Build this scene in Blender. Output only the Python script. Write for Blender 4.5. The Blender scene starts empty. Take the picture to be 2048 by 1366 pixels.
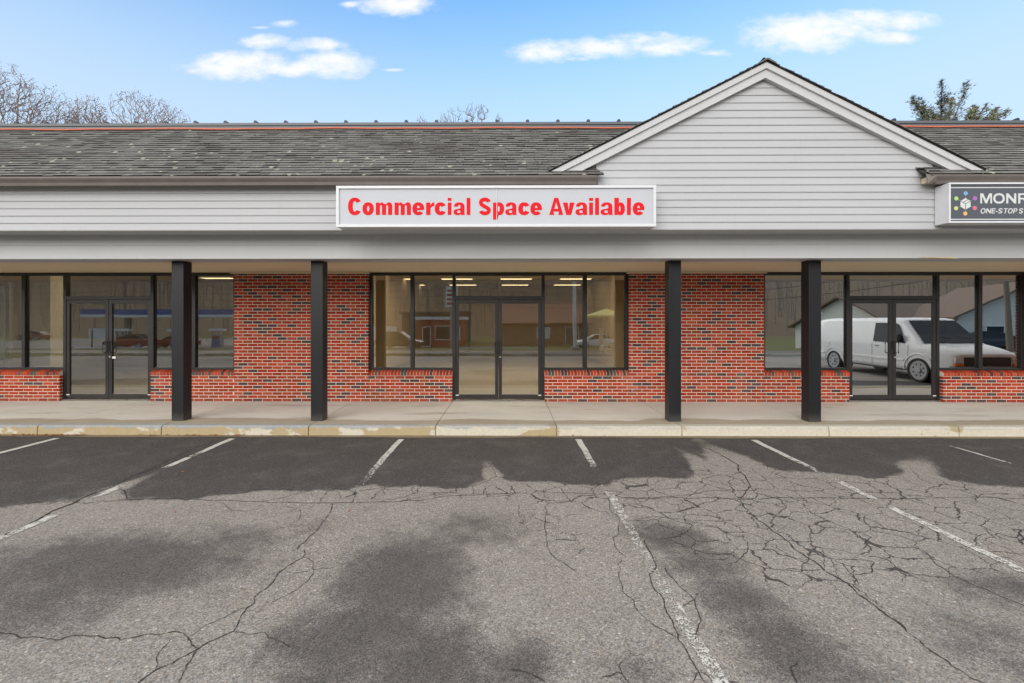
import bpy, bmesh, math, random
import numpy as np
from mathutils import Vector
from math import sin, cos, pi, radians, sqrt, hypot

random.seed(7)
rng = np.random.default_rng(11)
SC = bpy.context.scene
COL = SC.collection

# ------------------------------------------------------------------ camera geometry
F, CX, HY, CAMZ, YAW = 910.0, 1010.0, 640.0, 1.85, 0.0079
cy_, sy_ = cos(YAW), sin(YAW)

def ray(px, py):
    u = (px - CX) / F; v = (HY - py) / F
    return (u * cy_ - sy_, u * sy_ + cy_, v)

def on_y(px, py, Y):
    d = ray(px, py); t = Y / d[1]
    return d[0] * t, CAMZ + d[2] * t

def fx(px, Y): return on_y(px, HY, Y)[0]
def fz(py, Y, px=1010): return on_y(px, py, Y)[1]

def ground(px, py, z=0.0):
    d = ray(px, py); t = (z - CAMZ) / d[2]
    return d[0] * t, d[1] * t

# ------------------------------------------------------------------ helpers
def tag(o, label=None, cat=None, group=None, kind=None):
    if label: o['label'] = label
    if cat: o['category'] = cat
    if group: o['group'] = group
    if kind: o['kind'] = kind
    return o

def empty(name, loc=(0, 0, 0), rz=0.0, label=None, cat=None, group=None):
    o = bpy.data.objects.new(name, None)
    o.location = loc; o.rotation_euler = (0, 0, rz); o.empty_display_size = 0.2
    COL.objects.link(o)
    return tag(o, label, cat, group)

class MB:
    """collects vertices and faces of one mesh"""
    def __init__(s):
        s.v = []; s.f = []; s.m = []; s.c = []
    def face(s, pts, mi=0, col=None):
        n = len(s.v); s.v.extend(pts); s.f.append(tuple(range(n, n + len(pts)))); s.m.append(mi); s.c.append(col)
    def add(s, verts, faces, mi=0, col=None):
        n = len(s.v); s.v.extend(verts)
        for f in faces:
            s.f.append(tuple(i + n for i in f)); s.m.append(mi); s.c.append(col)
    def box(s, x0, x1, y0, y1, z0, z1, mi=0, col=None):
        v = [(x0,y0,z0),(x1,y0,z0),(x1,y1,z0),(x0,y1,z0),(x0,y0,z1),(x1,y0,z1),(x1,y1,z1),(x0,y1,z1)]
        s.add(v, [(0,3,2,1),(4,5,6,7),(0,1,5,4),(1,2,6,5),(2,3,7,6),(3,0,4,7)], mi, col)
    def prism_x(s, prof, x0, x1, mi=0, col=None, caps=True):
        """profile of (y,z) swept along x"""
        n = len(prof)
        v = [(x0, y, z) for y, z in prof] + [(x1, y, z) for y, z in prof]
        f = [(i, (i + 1) % n, n + (i + 1) % n, n + i) for i in range(n)]
        if caps: f += [tuple(range(n))[::-1], tuple(range(n, 2 * n))]
        s.add(v, f, mi, col)
    def prism_y(s, prof, y0, y1, mi=0, col=None):
        """profile of (x,z) swept along y"""
        n = len(prof)
        v = [(x, y0, z) for x, z in prof] + [(x, y1, z) for x, z in prof]
        f = [(i, (i + 1) % n, n + (i + 1) % n, n + i) for i in range(n)] + [tuple(range(n))[::-1], tuple(range(n, 2 * n))]
        s.add(v, f, mi, col)
    def tube(s, pts, rads, n=6, mi=0, col=None, cap=True):
        pts = [Vector(p) for p in pts]
        if not hasattr(rads, '__len__'): rads = [rads] * len(pts)
        base = len(s.v); ref = None
        for i, p in enumerate(pts):
            d = (pts[min(i + 1, len(pts) - 1)] - pts[max(i - 1, 0)])
            if d.length < 1e-9: d = Vector((0, 0, 1))
            d.normalize()
            if ref is None:
                ref = Vector((0, 0, 1)) if abs(d.z) < .9 else Vector((1, 0, 0))
            a = d.cross(ref)
            if a.length < 1e-5: a = d.cross(Vector((0, 1, 0)))
            a.normalize(); b = d.cross(a)
            ref = b.cross(d) * -1 if False else ref
            for k in range(n):
                t = 2 * pi * k / n
                s.v.append(tuple(p + (a * cos(t) + b * sin(t)) * rads[i]))
        for i in range(len(pts) - 1):
            for k in range(n):
                s.f.append((base + i*n + k, base + i*n + (k+1) % n, base + (i+1)*n + (k+1) % n, base + (i+1)*n + k)); s.m.append(mi); s.c.append(col)
        if cap:
            s.f.append(tuple(base + k for k in range(n))[::-1]); s.m.append(mi); s.c.append(col)
            e = base + (len(pts) - 1) * n
            s.f.append(tuple(e + k for k in range(n))); s.m.append(mi); s.c.append(col)
    def disc(s, c, r, axis, thick, n=20, mi=0, col=None):
        a = Vector(axis).normalized()
        s.tube([Vector(c) - a * thick / 2, Vector(c) + a * thick / 2], r, n, mi, col)
    def build(s, name, mats, parent=None, smooth=False, bevel=0.0, fix=True):
        me = bpy.data.meshes.new(name)
        me.from_pydata([tuple(p) for p in s.v], [], s.f)
        if not isinstance(mats, (list, tuple)): mats = [mats]
        for m in mats: me.materials.append(m)
        if any(s.m): me.polygons.foreach_set('material_index', s.m)
        if any(c is not None for c in s.c):
            at = me.attributes.new('Col', 'FLOAT_COLOR', 'FACE')
            buf = np.array([(c if c is not None else (1, 1, 1)) + (1.0,) for c in s.c], dtype=np.float32).ravel()
            at.data.foreach_set('color', buf)
        if fix:
            bm = bmesh.new(); bm.from_mesh(me); bmesh.ops.recalc_face_normals(bm, faces=bm.faces); bm.to_mesh(me); bm.free()
        if smooth:
            me.polygons.foreach_set('use_smooth', [True] * len(me.polygons))
        me.update()
        o = bpy.data.objects.new(name, me); COL.objects.link(o)
        if parent is not None: o.parent = parent
        if bevel:
            b = o.modifiers.new('Bevel', 'BEVEL'); b.width = bevel; b.segments = 2; b.limit_method = 'ANGLE'; b.angle_limit = radians(40)
        return o

def copy_tree(o, parent=None):
    c = o.copy(); COL.objects.link(c); c.parent = parent
    for ch in list(o.children): copy_tree(ch, c)
    return c

# ------------------------------------------------------------------ materials
class NT:
    def __init__(s, tree):
        s.t = tree; s.n = tree.nodes; s.l = tree.links; s.n.clear()
    def new(s, typ, **kw):
        n = s.n.new(typ)
        for k, v in kw.items():
            if k == 'inp':
                for kk, vv in v.items():
                    if isinstance(vv, bpy.types.NodeSocket): s.l.new(vv, n.inputs[kk])
                    else: n.inputs[kk].default_value = vv
            else: setattr(n, k, v)
        return n
    def math(s, op, a, b=0.0, c=None, clamp=False):
        n = s.n.new('ShaderNodeMath'); n.operation = op; n.use_clamp = clamp
        for i, x in enumerate((a, b) if c is None else (a, b, c)):
            if isinstance(x, bpy.types.NodeSocket): s.l.new(x, n.inputs[i])
            else: n.inputs[i].default_value = x
        return n.outputs[0]
    def mix(s, fac, a, b, mode='MIX'):
        n = s.n.new('ShaderNodeMix'); n.data_type = 'RGBA'; n.blend_type = mode; n.clamp_factor = True
        for idx, x in ((0, fac), (6, a), (7, b)):
            if isinstance(x, bpy.types.NodeSocket): s.l.new(x, n.inputs[idx])
            elif idx == 0: n.inputs[0].default_value = x
            else: n.inputs[idx].default_value = (*x[:3], 1.0)
        return n.outputs[2]
    def smooth(s, x, lo, hi):
        n = s.n.new('ShaderNodeMapRange'); n.interpolation_type = 'SMOOTHSTEP'
        s.l.new(x, n.inputs[0]); n.inputs[1].default_value = lo; n.inputs[2].default_value = hi
        n.inputs[3].default_value = 0.0; n.inputs[4].default_value = 1.0
        return n.outputs[0]
    def noise(s, vec, scale, detail=2.0, rough=0.5, dist=0.0):
        n = s.n.new('ShaderNodeTexNoise'); n.inputs['Scale'].default_value = scale
        n.inputs['Detail'].default_value = detail; n.inputs['Roughness'].default_value = rough; n.inputs['Distortion'].default_value = dist
        if vec is not None: s.l.new(vec, n.inputs['Vector'])
        return n.outputs[0]
    def noisec(s, vec, scale, detail=2.0):
        n = s.n.new('ShaderNodeTexNoise'); n.inputs['Scale'].default_value = scale; n.inputs['Detail'].default_value = detail
        if vec is not None: s.l.new(vec, n.inputs['Vector'])
        return n.outputs[1]
    def mapping(s, vec, scale=(1, 1, 1), loc=(0, 0, 0)):
        n = s.n.new('ShaderNodeMapping'); s.l.new(vec, n.inputs[0])
        n.inputs['Scale'].default_value = scale; n.inputs['Location'].default_value = loc
        return n.outputs[0]
    def voro(s, vec, scale, feature='F1', out=0, rand=1.0):
        n = s.n.new('ShaderNodeTexVoronoi'); n.feature = feature; n.inputs['Scale'].default_value = scale
        n.inputs['Randomness'].default_value = rand
        s.l.new(vec, n.inputs['Vector'])
        return n.outputs[out]
    def coord(s): return s.n.new('ShaderNodeNewGeometry').outputs['Position']
    def obj(s): return s.n.new('ShaderNodeTexCoord').outputs['Object']
    def attr(s, name, out='Fac'):
        n = s.n.new('ShaderNodeAttribute'); n.attribute_name = name
        return n.outputs[out]
    def sep(s, vec):
        n = s.n.new('ShaderNodeSeparateXYZ'); s.l.new(vec, n.inputs[0]); return n.outputs
    def bump(s, h, strength=0.3, dist=0.01):
        n = s.n.new('ShaderNodeBump'); n.inputs['Strength'].default_value = strength; n.inputs['Distance'].default_value = dist
        s.l.new(h, n.inputs['Height']); return n.outputs[0]
    def bsdf(s, col, rough=0.6, metal=0.0, normal=None, spec=0.5):
        b = s.n.new('ShaderNodeBsdfPrincipled'); o = s.n.new('ShaderNodeOutputMaterial')
        for k, x in (('Base Color', col), ('Roughness', rough), ('Metallic', metal), ('Specular IOR Level', spec)):
            if isinstance(x, bpy.types.NodeSocket): s.l.new(x, b.inputs[k])
            elif k == 'Base Color': b.inputs[k].default_value = (*x[:3], 1)
            else: b.inputs[k].default_value = x
        if normal is not None: s.l.new(normal, b.inputs['Normal'])
        s.l.new(b.outputs[0], o.inputs[0])
        return b

def mat(name):
    m = bpy.data.materials.new(name); m.use_nodes = True
    return m, NT(m.node_tree)

def painted(name, col, rough=0.5, var=0.12, scale=3.0, metal=0.0, streak=False, spec=0.5, fine=0.05):
    """paint / plastic / metal with uneven tone and faint dirt"""
    m, n = mat(name)
    p = n.coord()
    v = n.mapping(p, (1, 1, 0.25)) if streak else p
    a = n.noise(v, scale, 5.0, 0.6)
    b = n.noise(p, 60.0, 3.0, 0.6)
    k = n.math('ADD', n.math('MULTIPLY', n.math('SUBTRACT', a, 0.5), var * 2), n.math('MULTIPLY', n.math('SUBTRACT', b, 0.5), fine * 2))
    k = n.math('ADD', k, 1.0)
    c = n.new('ShaderNodeVectorMath', operation='SCALE')
    c.inputs[0].default_value = col[:3]; n.l.new(k, c.inputs['Scale'])
    r = n.math('ADD', rough, n.math('MULTIPLY', n.math('SUBTRACT', a, 0.5), 0.2), clamp=True)
    n.bsdf(c.outputs[0], r, metal, n.bump(b, 0.05, 0.003), spec)
    return m

def attr_mat(name, rough=0.8, var=0.25, scale=25.0, bump=0.4, extra=None, spec=0.3):
    m, n = mat(name)
    p = n.coord(); c = n.attr('Col', 'Color')
    a = n.noise(p, scale, 5.0, 0.65)
    k = n.math('ADD', n.math('MULTIPLY', n.math('SUBTRACT', a, 0.5), var * 2), 1.0)
    s = n.new('ShaderNodeVectorMath', operation='SCALE'); n.l.new(c, s.inputs[0]); n.l.new(k, s.inputs['Scale'])
    out = s.outputs[0]
    if extra: out = extra(n, p, out)
    n.bsdf(out, rough, 0, n.bump(n.noise(p, scale * 6, 3.0, 0.7), bump, 0.004), spec)
    return m

M = {}
def mk_post():
    m, n = mat('black_post_paint'); p = n.coord(); s = n.sep(p)
    a = n.noise(n.mapping(p, (1, 1, .25)), 2.5, 5.0, 0.65); f = n.noise(p, 30.0, 4.0, 0.7)
    c = n.mix(a, (0.008, 0.009, 0.011), (0.016, 0.017, 0.020))
    low = n.math('SUBTRACT', 1.0, n.smooth(n.math('ADD', s[2], n.math('MULTIPLY', f, 0.16)), 0.22, 0.42))
    c = n.mix(n.math('MULTIPLY', low, 0.45), c, (0.11, 0.10, 0.085))
    chip = n.math('MULTIPLY', n.smooth(n.noise(p, 9.0, 5.0, 0.75), 0.70, 0.74), 0.6)
    c = n.mix(chip, c, (0.10, 0.095, 0.09))
    n.bsdf(c, n.math('MULTIPLY_ADD', a, 0.25, 0.28), 0, n.bump(f, 0.06, 0.003), 0.3); return m
M['black_paint'] = mk_post()
M['bronze'] = painted('dark_bronze', (0.016, 0.015, 0.015), 0.35, 0.2, 3.0)
M['bronze_door'] = painted('dark_bronze_door', (0.020, 0.018, 0.018), 0.33, 0.2, 3.0)
M['black_metal'] = painted('black_metal', (0.008, 0.008, 0.008), 0.3, 0.2, 6.0)
M['steel'] = painted('steel', (0.55, 0.55, 0.54), 0.3, 0.1, 8.0, metal=0.9)
M['tan'] = painted('tan_soffit', (0.78, 0.66, 0.45), 0.75, 0.06, 1.2)
M['tan_trim'] = painted('tan_trim', (0.62, 0.52, 0.36), 0.7, 0.08, 2.0)
M['gutter'] = painted('gutter_brown', (0.125, 0.108, 0.094), 0.45, 0.25, 4.0, fine=0.1)
M['cap'] = painted('roof_cap_metal', (0.095, 0.105, 0.115), 0.45, 0.12, 2.0)
M['seam'] = painted('roof_seam_metal', (0.022, 0.024, 0.028), 0.5, 0.12, 2.0)
M['sign_white'] = painted('sign_cabinet_white', (0.64, 0.65, 0.675), 0.4, 0.07, 3.0, fine=0.04)
M['sign_face'] = painted('sign_face_white', (0.50, 0.515, 0.555), 0.5, 0.05, 1.5, fine=0.01, spec=0.2)
M['sign_red'] = painted('sign_red', (0.68, 0.016, 0.024), 0.6, 0.06, 2.0, fine=0.02, spec=0.08)
M['sign_dark'] = painted('sign_dark_face', (0.062, 0.070, 0.090), 0.35, 0.06, 2.0, fine=0.03)
M['sign_pale'] = painted('sign_pale_letters', (0.58, 0.60, 0.59), 0.4, 0.05, 2.0)
M['cord'] = painted('orange_cord', (0.50, 0.12, 0.065), 0.55, 0.3, 3.0)
M['rubber'] = painted('rubber', (0.02, 0.02, 0.02), 0.8, 0.2, 5.0)
M['white_paint'] = painted('vehicle_white', (0.72, 0.72, 0.71), 0.25, 0.04, 2.0)
M['red_paint'] = painted('vehicle_red', (0.30, 0.05, 0.045), 0.25, 0.05, 2.0)
M['navy_paint'] = painted('vehicle_dark', (0.03, 0.035, 0.05), 0.25, 0.05, 2.0)
M['car_glass'] = painted('car_glass', (0.035, 0.043, 0.048), 0.25, 0.1, 2.0, spec=0.08)
M['dark_plastic'] = painted('dark_plastic', (0.03, 0.03, 0.032), 0.5, 0.1, 4.0)
M['wheel_grey'] = painted('wheel_grey', (0.36, 0.36, 0.36), 0.4, 0.1, 6.0)
M['red_lens'] = painted('red_lens', (0.5, 0.02, 0.02), 0.2, 0.05)
M['amber_lens'] = painted('amber_lens', (0.8, 0.22, 0.03), 0.2, 0.05)
M['clear_lens'] = painted('clear_lens', (0.6, 0.62, 0.64), 0.15, 0.05)
M['blue_panel'] = painted('canopy_blue', (0.07, 0.12, 0.34), 0.4, 0.05)
M['white_panel'] = painted('white_panel', (0.75, 0.74, 0.70), 0.5, 0.05)
M['yellow_cloth'] = painted('yellow_cloth', (0.75, 0.66, 0.24), 0.8, 0.05)
M['grey_paint'] = painted('grey_paint', (0.3, 0.3, 0.3), 0.5, 0.1)
M['post_wood'] = painted('post_wood', (0.2, 0.16, 0.12), 0.85, 0.3, 2.0, streak=True)
M['pale_siding'] = painted('pale_siding', (0.66, 0.64, 0.58), 0.6, 0.08)
M['brown_roof'] = painted('brown_roof', (0.16, 0.115, 0.085), 0.9, 0.25, 1.0)
M['store_red'] = painted('store_red', (0.33, 0.06, 0.05), 0.7, 0.15, 1.0)
M['store_brown'] = painted('store_brown', (0.30, 0.16, 0.10), 0.8, 0.2, 1.0)
M['dark_wall'] = painted('dark_wall', (0.10, 0.10, 0.09), 0.8, 0.2, 1.0)
M['room_beige'] = painted('room_beige', (0.50, 0.40, 0.27), 0.85, 0.08, 0.7)
M['room_grey'] = painted('room_grey', (0.70, 0.66, 0.54), 0.85, 0.08, 0.7)
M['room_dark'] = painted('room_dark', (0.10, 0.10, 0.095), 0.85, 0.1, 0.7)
M['room_floor'] = painted('room_floor', (0.30, 0.26, 0.19), 0.5, 0.15, 2.0)
M['room_ceil'] = painted('room_ceiling', (0.36, 0.30, 0.22), 0.9, 0.08, 2.0)
M['dark_base'] = painted('dark_base', (0.06, 0.05, 0.045), 0.7, 0.1)
M['pale_blue'] = painted('pale_blue_panel', (0.74, 0.84, 0.90), 0.5, 0.15, 1.5)
M['push_blue'] = painted('push_bar_blue', (0.10, 0.12, 0.18), 0.4, 0.1)
M['sticker'] = painted('sticker_white', (0.8, 0.8, 0.76), 0.6, 0.03)
for nm, c in (('dot_blue', (0.13, 0.36, 0.72)), ('dot_purple', (0.42, 0.09, 0.48)), ('dot_pink', (0.80, 0.10, 0.20)),
              ('dot_orange', (0.85, 0.42, 0.10)), ('dot_lime', (0.56, 0.62, 0.16)), ('dot_green', (0.36, 0.66, 0.13))):
    M[nm] = painted(nm, c, 0.4, 0.03)

def mk_siding():
    m, n = mat('vinyl_siding'); p = n.coord()
    a = n.noise(n.mapping(p, (0.15, 1, 1)), 3.0, 4.0, 0.6); b = n.noise(n.mapping(p, (6, 1, 0.6)), 2.5, 4.0, 0.65)
    g = n.noise(n.mapping(p, (1.5, 1, 60)), 4.0, 2.0, 0.5)
    c = n.mix(a, (0.405, 0.412, 0.432), (0.475, 0.479, 0.495))
    c = n.mix(n.math('MULTIPLY', n.smooth(b, 0.55, 0.8), 0.25), c, (0.40, 0.39, 0.36))
    n.bsdf(c, 0.55, 0, n.bump(g, 0.08, 0.002), 0.35)
    return m
M['siding'] = mk_siding()

def mk_trimwhite():
    m, n = mat('pale_trim_paint'); p = n.coord()
    a = n.noise(n.mapping(p, (0.5, 1, 2.0)), 2.0, 5.0, 0.65); b = n.noise(n.mapping(p, (4, 1, 0.5)), 3.0, 4.0, 0.7)
    c = n.mix(a, (0.48, 0.487, 0.50), (0.55, 0.553, 0.56))
    c = n.mix(n.math('MULTIPLY', n.smooth(b, 0.52, 0.8), 0.30), c, (0.40, 0.385, 0.36))
    n.bsdf(c, 0.55, 0, None, 0.35)
    return m
M['trim'] = mk_trimwhite()

def brick_extra(n, p, c):
    s = n.sep(p)
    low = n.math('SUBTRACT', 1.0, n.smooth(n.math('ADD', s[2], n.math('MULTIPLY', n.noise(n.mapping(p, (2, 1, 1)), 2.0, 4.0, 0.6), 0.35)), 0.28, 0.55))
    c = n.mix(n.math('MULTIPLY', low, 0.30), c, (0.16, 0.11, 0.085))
    bloom = n.smooth(n.noise(n.mapping(p, (1, 1, 0.6)), 1.4, 5.0, 0.65), 0.55, 0.75)
    return n.mix(n.math('MULTIPLY', bloom, 0.16), c, (0.42, 0.30, 0.25))
M['brick'] = attr_mat('fired_brick', 0.9, 0.36, 18.0, 0.5, brick_extra, 0.1)
def mk_mortar():
    m, n = mat('mortar'); p = n.coord()
    c = n.mix(n.noise(p, 9.0, 5.0, 0.7), (0.52, 0.46, 0.38), (0.68, 0.62, 0.53))
    n.bsdf(c, 0.9, 0, n.bump(n.noise(p, 200, 2), 0.4, 0.003), 0.2)
    return m
M['mortar'] = mk_mortar()

def shingle_extra(n, p, c):
    big = n.noise(n.mapping(p, (0.45, 0.8, 0.8)), 1.6, 4.0, 0.6)
    c = n.mix(n.math('MULTIPLY', n.smooth(big, 0.48, 0.72), 0.55), c, (0.055, 0.044, 0.042))
    s = n.sep(p)
    low = n.math('SUBTRACT', 1.0, n.smooth(s[2], 4.0, 5.2))
    # lichen rosettes: sparse cells, more of them low on the slope
    q = n.mapping(p, (1, 1.2, 1.2))
    vd = n.voro(q, 8.0); vc = n.sep(n.voro(q, 8.0, 'F1', 1))
    rad = n.math('MULTIPLY_ADD', vc[1], 0.26, 0.08)
    edge = n.math('ADD', vd, n.math('MULTIPLY', n.math('SUBTRACT', n.noise(p, 45.0, 3.0, 0.7), 0.5), 0.18))
    on = n.math('GREATER_THAN', n.math('ADD', vc[0], n.math('MULTIPLY', low, 0.30)), 0.96)
    lich = n.math('MULTIPLY', n.math('LESS_THAN', edge, rad), on)
    c = n.mix(n.math('MULTIPLY', lich, 0.85), c, (0.40, 0.42, 0.33))
    return c
M['shingle'] = attr_mat('asphalt_shingle', 0.95, 0.30, 40.0, 0.6, shingle_extra, 0.15)

def mk_glass(name, refl, tint):
    m, n = mat(name)
    t = n.new('ShaderNodeBsdfTransparent'); t.inputs[0].default_value = (*tint, 1)
    g = n.new('ShaderNodeBsdfGlossy'); g.inputs['Roughness'].default_value = 0.0; g.inputs['Color'].default_value = (0.93, 0.95, 0.96, 1)
    p = n.coord()
    bmp = n.bump(n.noise(n.mapping(p, (0.8, 1, 0.35)), 1.3, 1.0, 0.4), 0.09, 0.02)
    n.l.new(bmp, g.inputs['Normal'])
    lw = n.new('ShaderNodeFresnel'); lw.inputs['IOR'].default_value = 1.5
    fac = n.math('ADD', n.math('MULTIPLY', lw.outputs[0], 0.9), refl, clamp=True)
    mx = n.new('ShaderNodeMixShader'); n.l.new(fac, mx.inputs[0]); n.l.new(t.outputs[0], mx.inputs[1]); n.l.new(g.outputs[0], mx.inputs[2])
    o = n.new('ShaderNodeOutputMaterial'); n.l.new(mx.outputs[0], o.inputs[0])
    return m
M['glass'] = mk_glass('shop_glass', 0.23, (0.88, 0.88, 0.84))
M['glass_dark'] = mk_glass('tinted_shop_glass', 0.54, (0.62, 0.64, 0.62))

def emis(name, col, s):
    m, n = mat(name)
    e = n.new('ShaderNodeEmission'); e.inputs[0].default_value = (*col, 1); e.inputs[1].default_value = s
    o = n.new('ShaderNodeOutputMaterial'); n.l.new(e.outputs[0], o.inputs[0]); return m
M['tube_light'] = emis('fluorescent_diffuser', (1.0, 0.79, 0.40), 1.15)
M['added_fill_light'] = emis('fluorescent_diffuser_new', (1.0, 0.80, 0.48), 9.5)  # for the added unseen fixtures only, much brighter than the visible panels

def mk_concrete():
    m, n = mat('sidewalk_concrete'); p = n.coord(); s = n.sep(p)
    a = n.noise(n.mapping(p, (0.6, 1.6, 1)), 1.5, 6.0, 0.65); b = n.noise(p, 40.0, 4.0, 0.7)
    c = n.mix(a, (0.48, 0.45, 0.395), (0.70, 0.665, 0.60))
    # tan silt film along the kerb edge with a curved inner boundary
    wob = n.math('MULTIPLY', n.math('SUBTRACT', n.noise(n.mapping(p, (1, 0.2, 1)), 0.55, 3.0, 0.5), 0.5), 0.9)
    edge = n.math('ADD', s[1], wob)
    film = n.math('SUBTRACT', 1.0, n.smooth(edge, 7.70, 7.78))
    c = n.mix(n.math('MULTIPLY', film, 0.85), c, n.mix(a, (0.26, 0.215, 0.14), (0.37, 0.315, 0.22)))
    # darker stains and drip marks near the wall
    st = n.smooth(n.noise(n.mapping(p, (0.5, 2.5, 1)), 1.1, 5.0, 0.65), 0.54, 0.72)
    c = n.mix(n.math('MULTIPLY', st, 0.7), c, (0.30, 0.255, 0.20))
    k = n.math('MULTIPLY_ADD', n.math('SUBTRACT', b, 0.5), 0.35, 1.0)
    v = n.new('ShaderNodeVectorMath', operation='SCALE'); n.l.new(c, v.inputs[0]); n.l.new(k, v.inputs['Scale'])
    n.bsdf(v.outputs[0], 0.85, 0, n.bump(b, 0.25, 0.004), 0.25)
    return m
M['concrete'] = mk_concrete()

def mk_kerb():
    m, n = mat('kerb_concrete'); p = n.coord(); s = n.sep(p)
    side = n.smooth(s[0], -3.5, 4.0)
    a = n.noise(n.mapping(p, (1.0, 1, 1.6)), 1.7, 4.0, 0.6)
    paint = n.smooth(n.math('ADD', a, n.math('MULTIPLY', n.math('SUBTRACT', side, 0.5), 0.20)), 0.43, 0.475)
    fine = n.noise(p, 22.0, 5.0, 0.7)
    tan = n.mix(fine, (0.33, 0.255, 0.135), (0.46, 0.375, 0.235))
    pale = n.mix(fine, (0.44, 0.39, 0.29), (0.66, 0.62, 0.53))
    c = n.mix(paint, tan, pale)
    # bluish grey worn arris along the top edge
    top = n.math('ADD', s[2], n.math('MULTIPLY', n.math('SUBTRACT', n.noise(n.mapping(p, (1, 1, 0.3)), 3.2, 4.0, 0.6), 0.5), 0.16))
    g = n.math('MULTIPLY', n.smooth(top, 0.112, 0.134), n.math('SUBTRACT', 1.0, n.math('MULTIPLY', side, 0.7)))
    c = n.mix(n.math('MULTIPLY', g, 0.92), c, n.mix(fine, (0.20, 0.21, 0.21), (0.40, 0.41, 0.41)))
    n.bsdf(c, 0.85, 0, n.bump(fine, 0.3, 0.004), 0.25)
    return m
M['kerb'] = mk_kerb()

def mk_asphalt():
    m, n = mat('worn_asphalt'); p = n.coord()
    seal = n.attr('seal'); stain = n.attr('stain'); crk = n.attr('crackle'); soft = n.attr('soft'); worn = n.attr('worn')
    n1 = n.noise(p, 1.3, 5.0, 0.6); n2 = n.noise(p, 9.0, 5.0, 0.65); n3 = n.noise(p, 120.0, 3.0, 0.7); n4 = n.noise(p, 230.0, 2.0, 0.6)
    # stone chips of the aggregate
    vc = n.sep(n.voro(p, 130.0, 'F1', 1)); vd = n.voro(p, 130.0)
    chip = n.math('MULTIPLY_ADD', n.math('SUBTRACT', vc[0], 0.5), 0.85, 1.0)
    light = n.mix(n1, (0.200, 0.184, 0.164), (0.285, 0.265, 0.240))
    light = n.mix(n.math('MULTIPLY', n.smooth(n2, 0.5, 0.75), 0.35), light, (0.15, 0.14, 0.132))
    light = n.mix(n.math('MULTIPLY', n.smooth(n.noise(p, 0.9, 6.0, 0.68), 0.50, 0.70), 0.45), light, (0.235, 0.205, 0.168))
    light = n.mix(n.math('MULTIPLY', n.smooth(n.noise(n.mapping(p, (1, 1, 1), (7, 3, 0)), 2.6, 6.0, 0.7), 0.56, 0.70), 0.35), light, (0.115, 0.11, 0.108))
    pit = n.math('GREATER_THAN', n.sep(n.voro(p, 62.0, 'F1', 1))[0], 0.90); wf = n.math('GREATER_THAN', n.sep(n.voro(p, 75.0, 'F1', 1))[1], 0.975)
    light = n.mix(n.math('MULTIPLY', pit, 0.36), light, (0.07, 0.066, 0.062)); light = n.mix(n.math('MULTIPLY', wf, 0.6), light, (0.46, 0.44, 0.40))
    warm = n.mix(n.math('MULTIPLY', n.math('GREATER_THAN', vc[1], 0.82), 0.5), light, (0.26, 0.20, 0.135))
    sm = n.math('ADD', stain, n.math('ADD', n.math('MULTIPLY', n.math('SUBTRACT', n2, 0.5), 0.5), n.math('ADD', n.math('MULTIPLY', n.math('SUBTRACT', n.noise(p, 3.2, 6.0, 0.7), 0.5), 1.1), n.math('MULTIPLY', n.math('SUBTRACT', n3, 0.5), 1.5))))
    smask = n.smooth(sm, 0.22, 0.90)
    dark = n.mix(n2, (0.055, 0.048, 0.046), (0.085, 0.077, 0.072))
    c = n.mix(n.math('MULTIPLY', smask, 0.88), warm, dark)
    # dark sealed strip along the kerb
    sd = n.math('ADD', seal, n.math('MULTIPLY', n.math('SUBTRACT', n2, 0.5), n.math('MULTIPLY_ADD', soft, 0.5, 0.16)))
    sd = n.math('ADD', sd, n.math('MULTIPLY', n.math('SUBTRACT', n3, 0.5), n.math('MULTIPLY_ADD', soft, 0.5, 0.035)))
    sd = n.math('SUBTRACT', sd, n.math('MULTIPLY', worn, n.math('MULTIPLY_ADD', n.math('SUBTRACT', n3, 0.4), 3.2, 0.22)))
    seam = n.smooth(n.math('DIVIDE', sd, n.math('MULTIPLY_ADD', soft, 0.16, 0.011)), -1.0, 1.0)
    sealc = n.mix(n1, (0.046, 0.041, 0.039), (0.072, 0.065, 0.061))
    sealc = n.mix(n.math('MULTIPLY', n.smooth(n.noise(p, 2.3, 6.0, 0.7), 0.47, 0.72), 0.8), sealc, (0.095, 0.086, 0.078))
    fleck = n.math('MULTIPLY', n.math('GREATER_THAN', vc[2], 0.955), n.math('LESS_THAN', vd, 0.42))
    sealc = n.mix(n.math('MULTIPLY', fleck, 0.65), sealc, (0.26, 0.245, 0.22))
    c = n.mix(seam, c, sealc)
    lip = n.math('MULTIPLY', n.math('SUBTRACT', n.smooth(sd, -0.045, -0.008), seam), n.math('SUBTRACT', 1.0, soft))
    c = n.mix(n.math('MULTIPLY', lip, 0.6), c, (0.035, 0.033, 0.031))
    v = n.new('ShaderNodeVectorMath', operation='SCALE'); n.l.new(c, v.inputs[0]); n.l.new(chip, v.inputs['Scale'])
    c = v.outputs[0]
    # alligator cracking
    wv = n.new('ShaderNodeVectorMath', operation='MULTIPLY_ADD')
    n.l.new(n.noisec(p, 3.0, 4.0), wv.inputs[0]); wv.inputs[1].default_value = (0.28, 0.28, 0); n.l.new(p, wv.inputs[2])
    wv2 = n.new('ShaderNodeVectorMath', operation='MULTIPLY_ADD')
    n.l.new(n.noisec(p, 24.0, 3.0), wv2.inputs[0]); wv2.inputs[1].default_value = (0.035, 0.035, 0); n.l.new(wv.outputs[0], wv2.inputs[2])
    flat = n.mapping(wv2.outputs[0], (1, 1, 0), (3.7, 1.2, 0))
    e1 = n.voro(flat, 3.5, 'DISTANCE_TO_EDGE')
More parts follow.
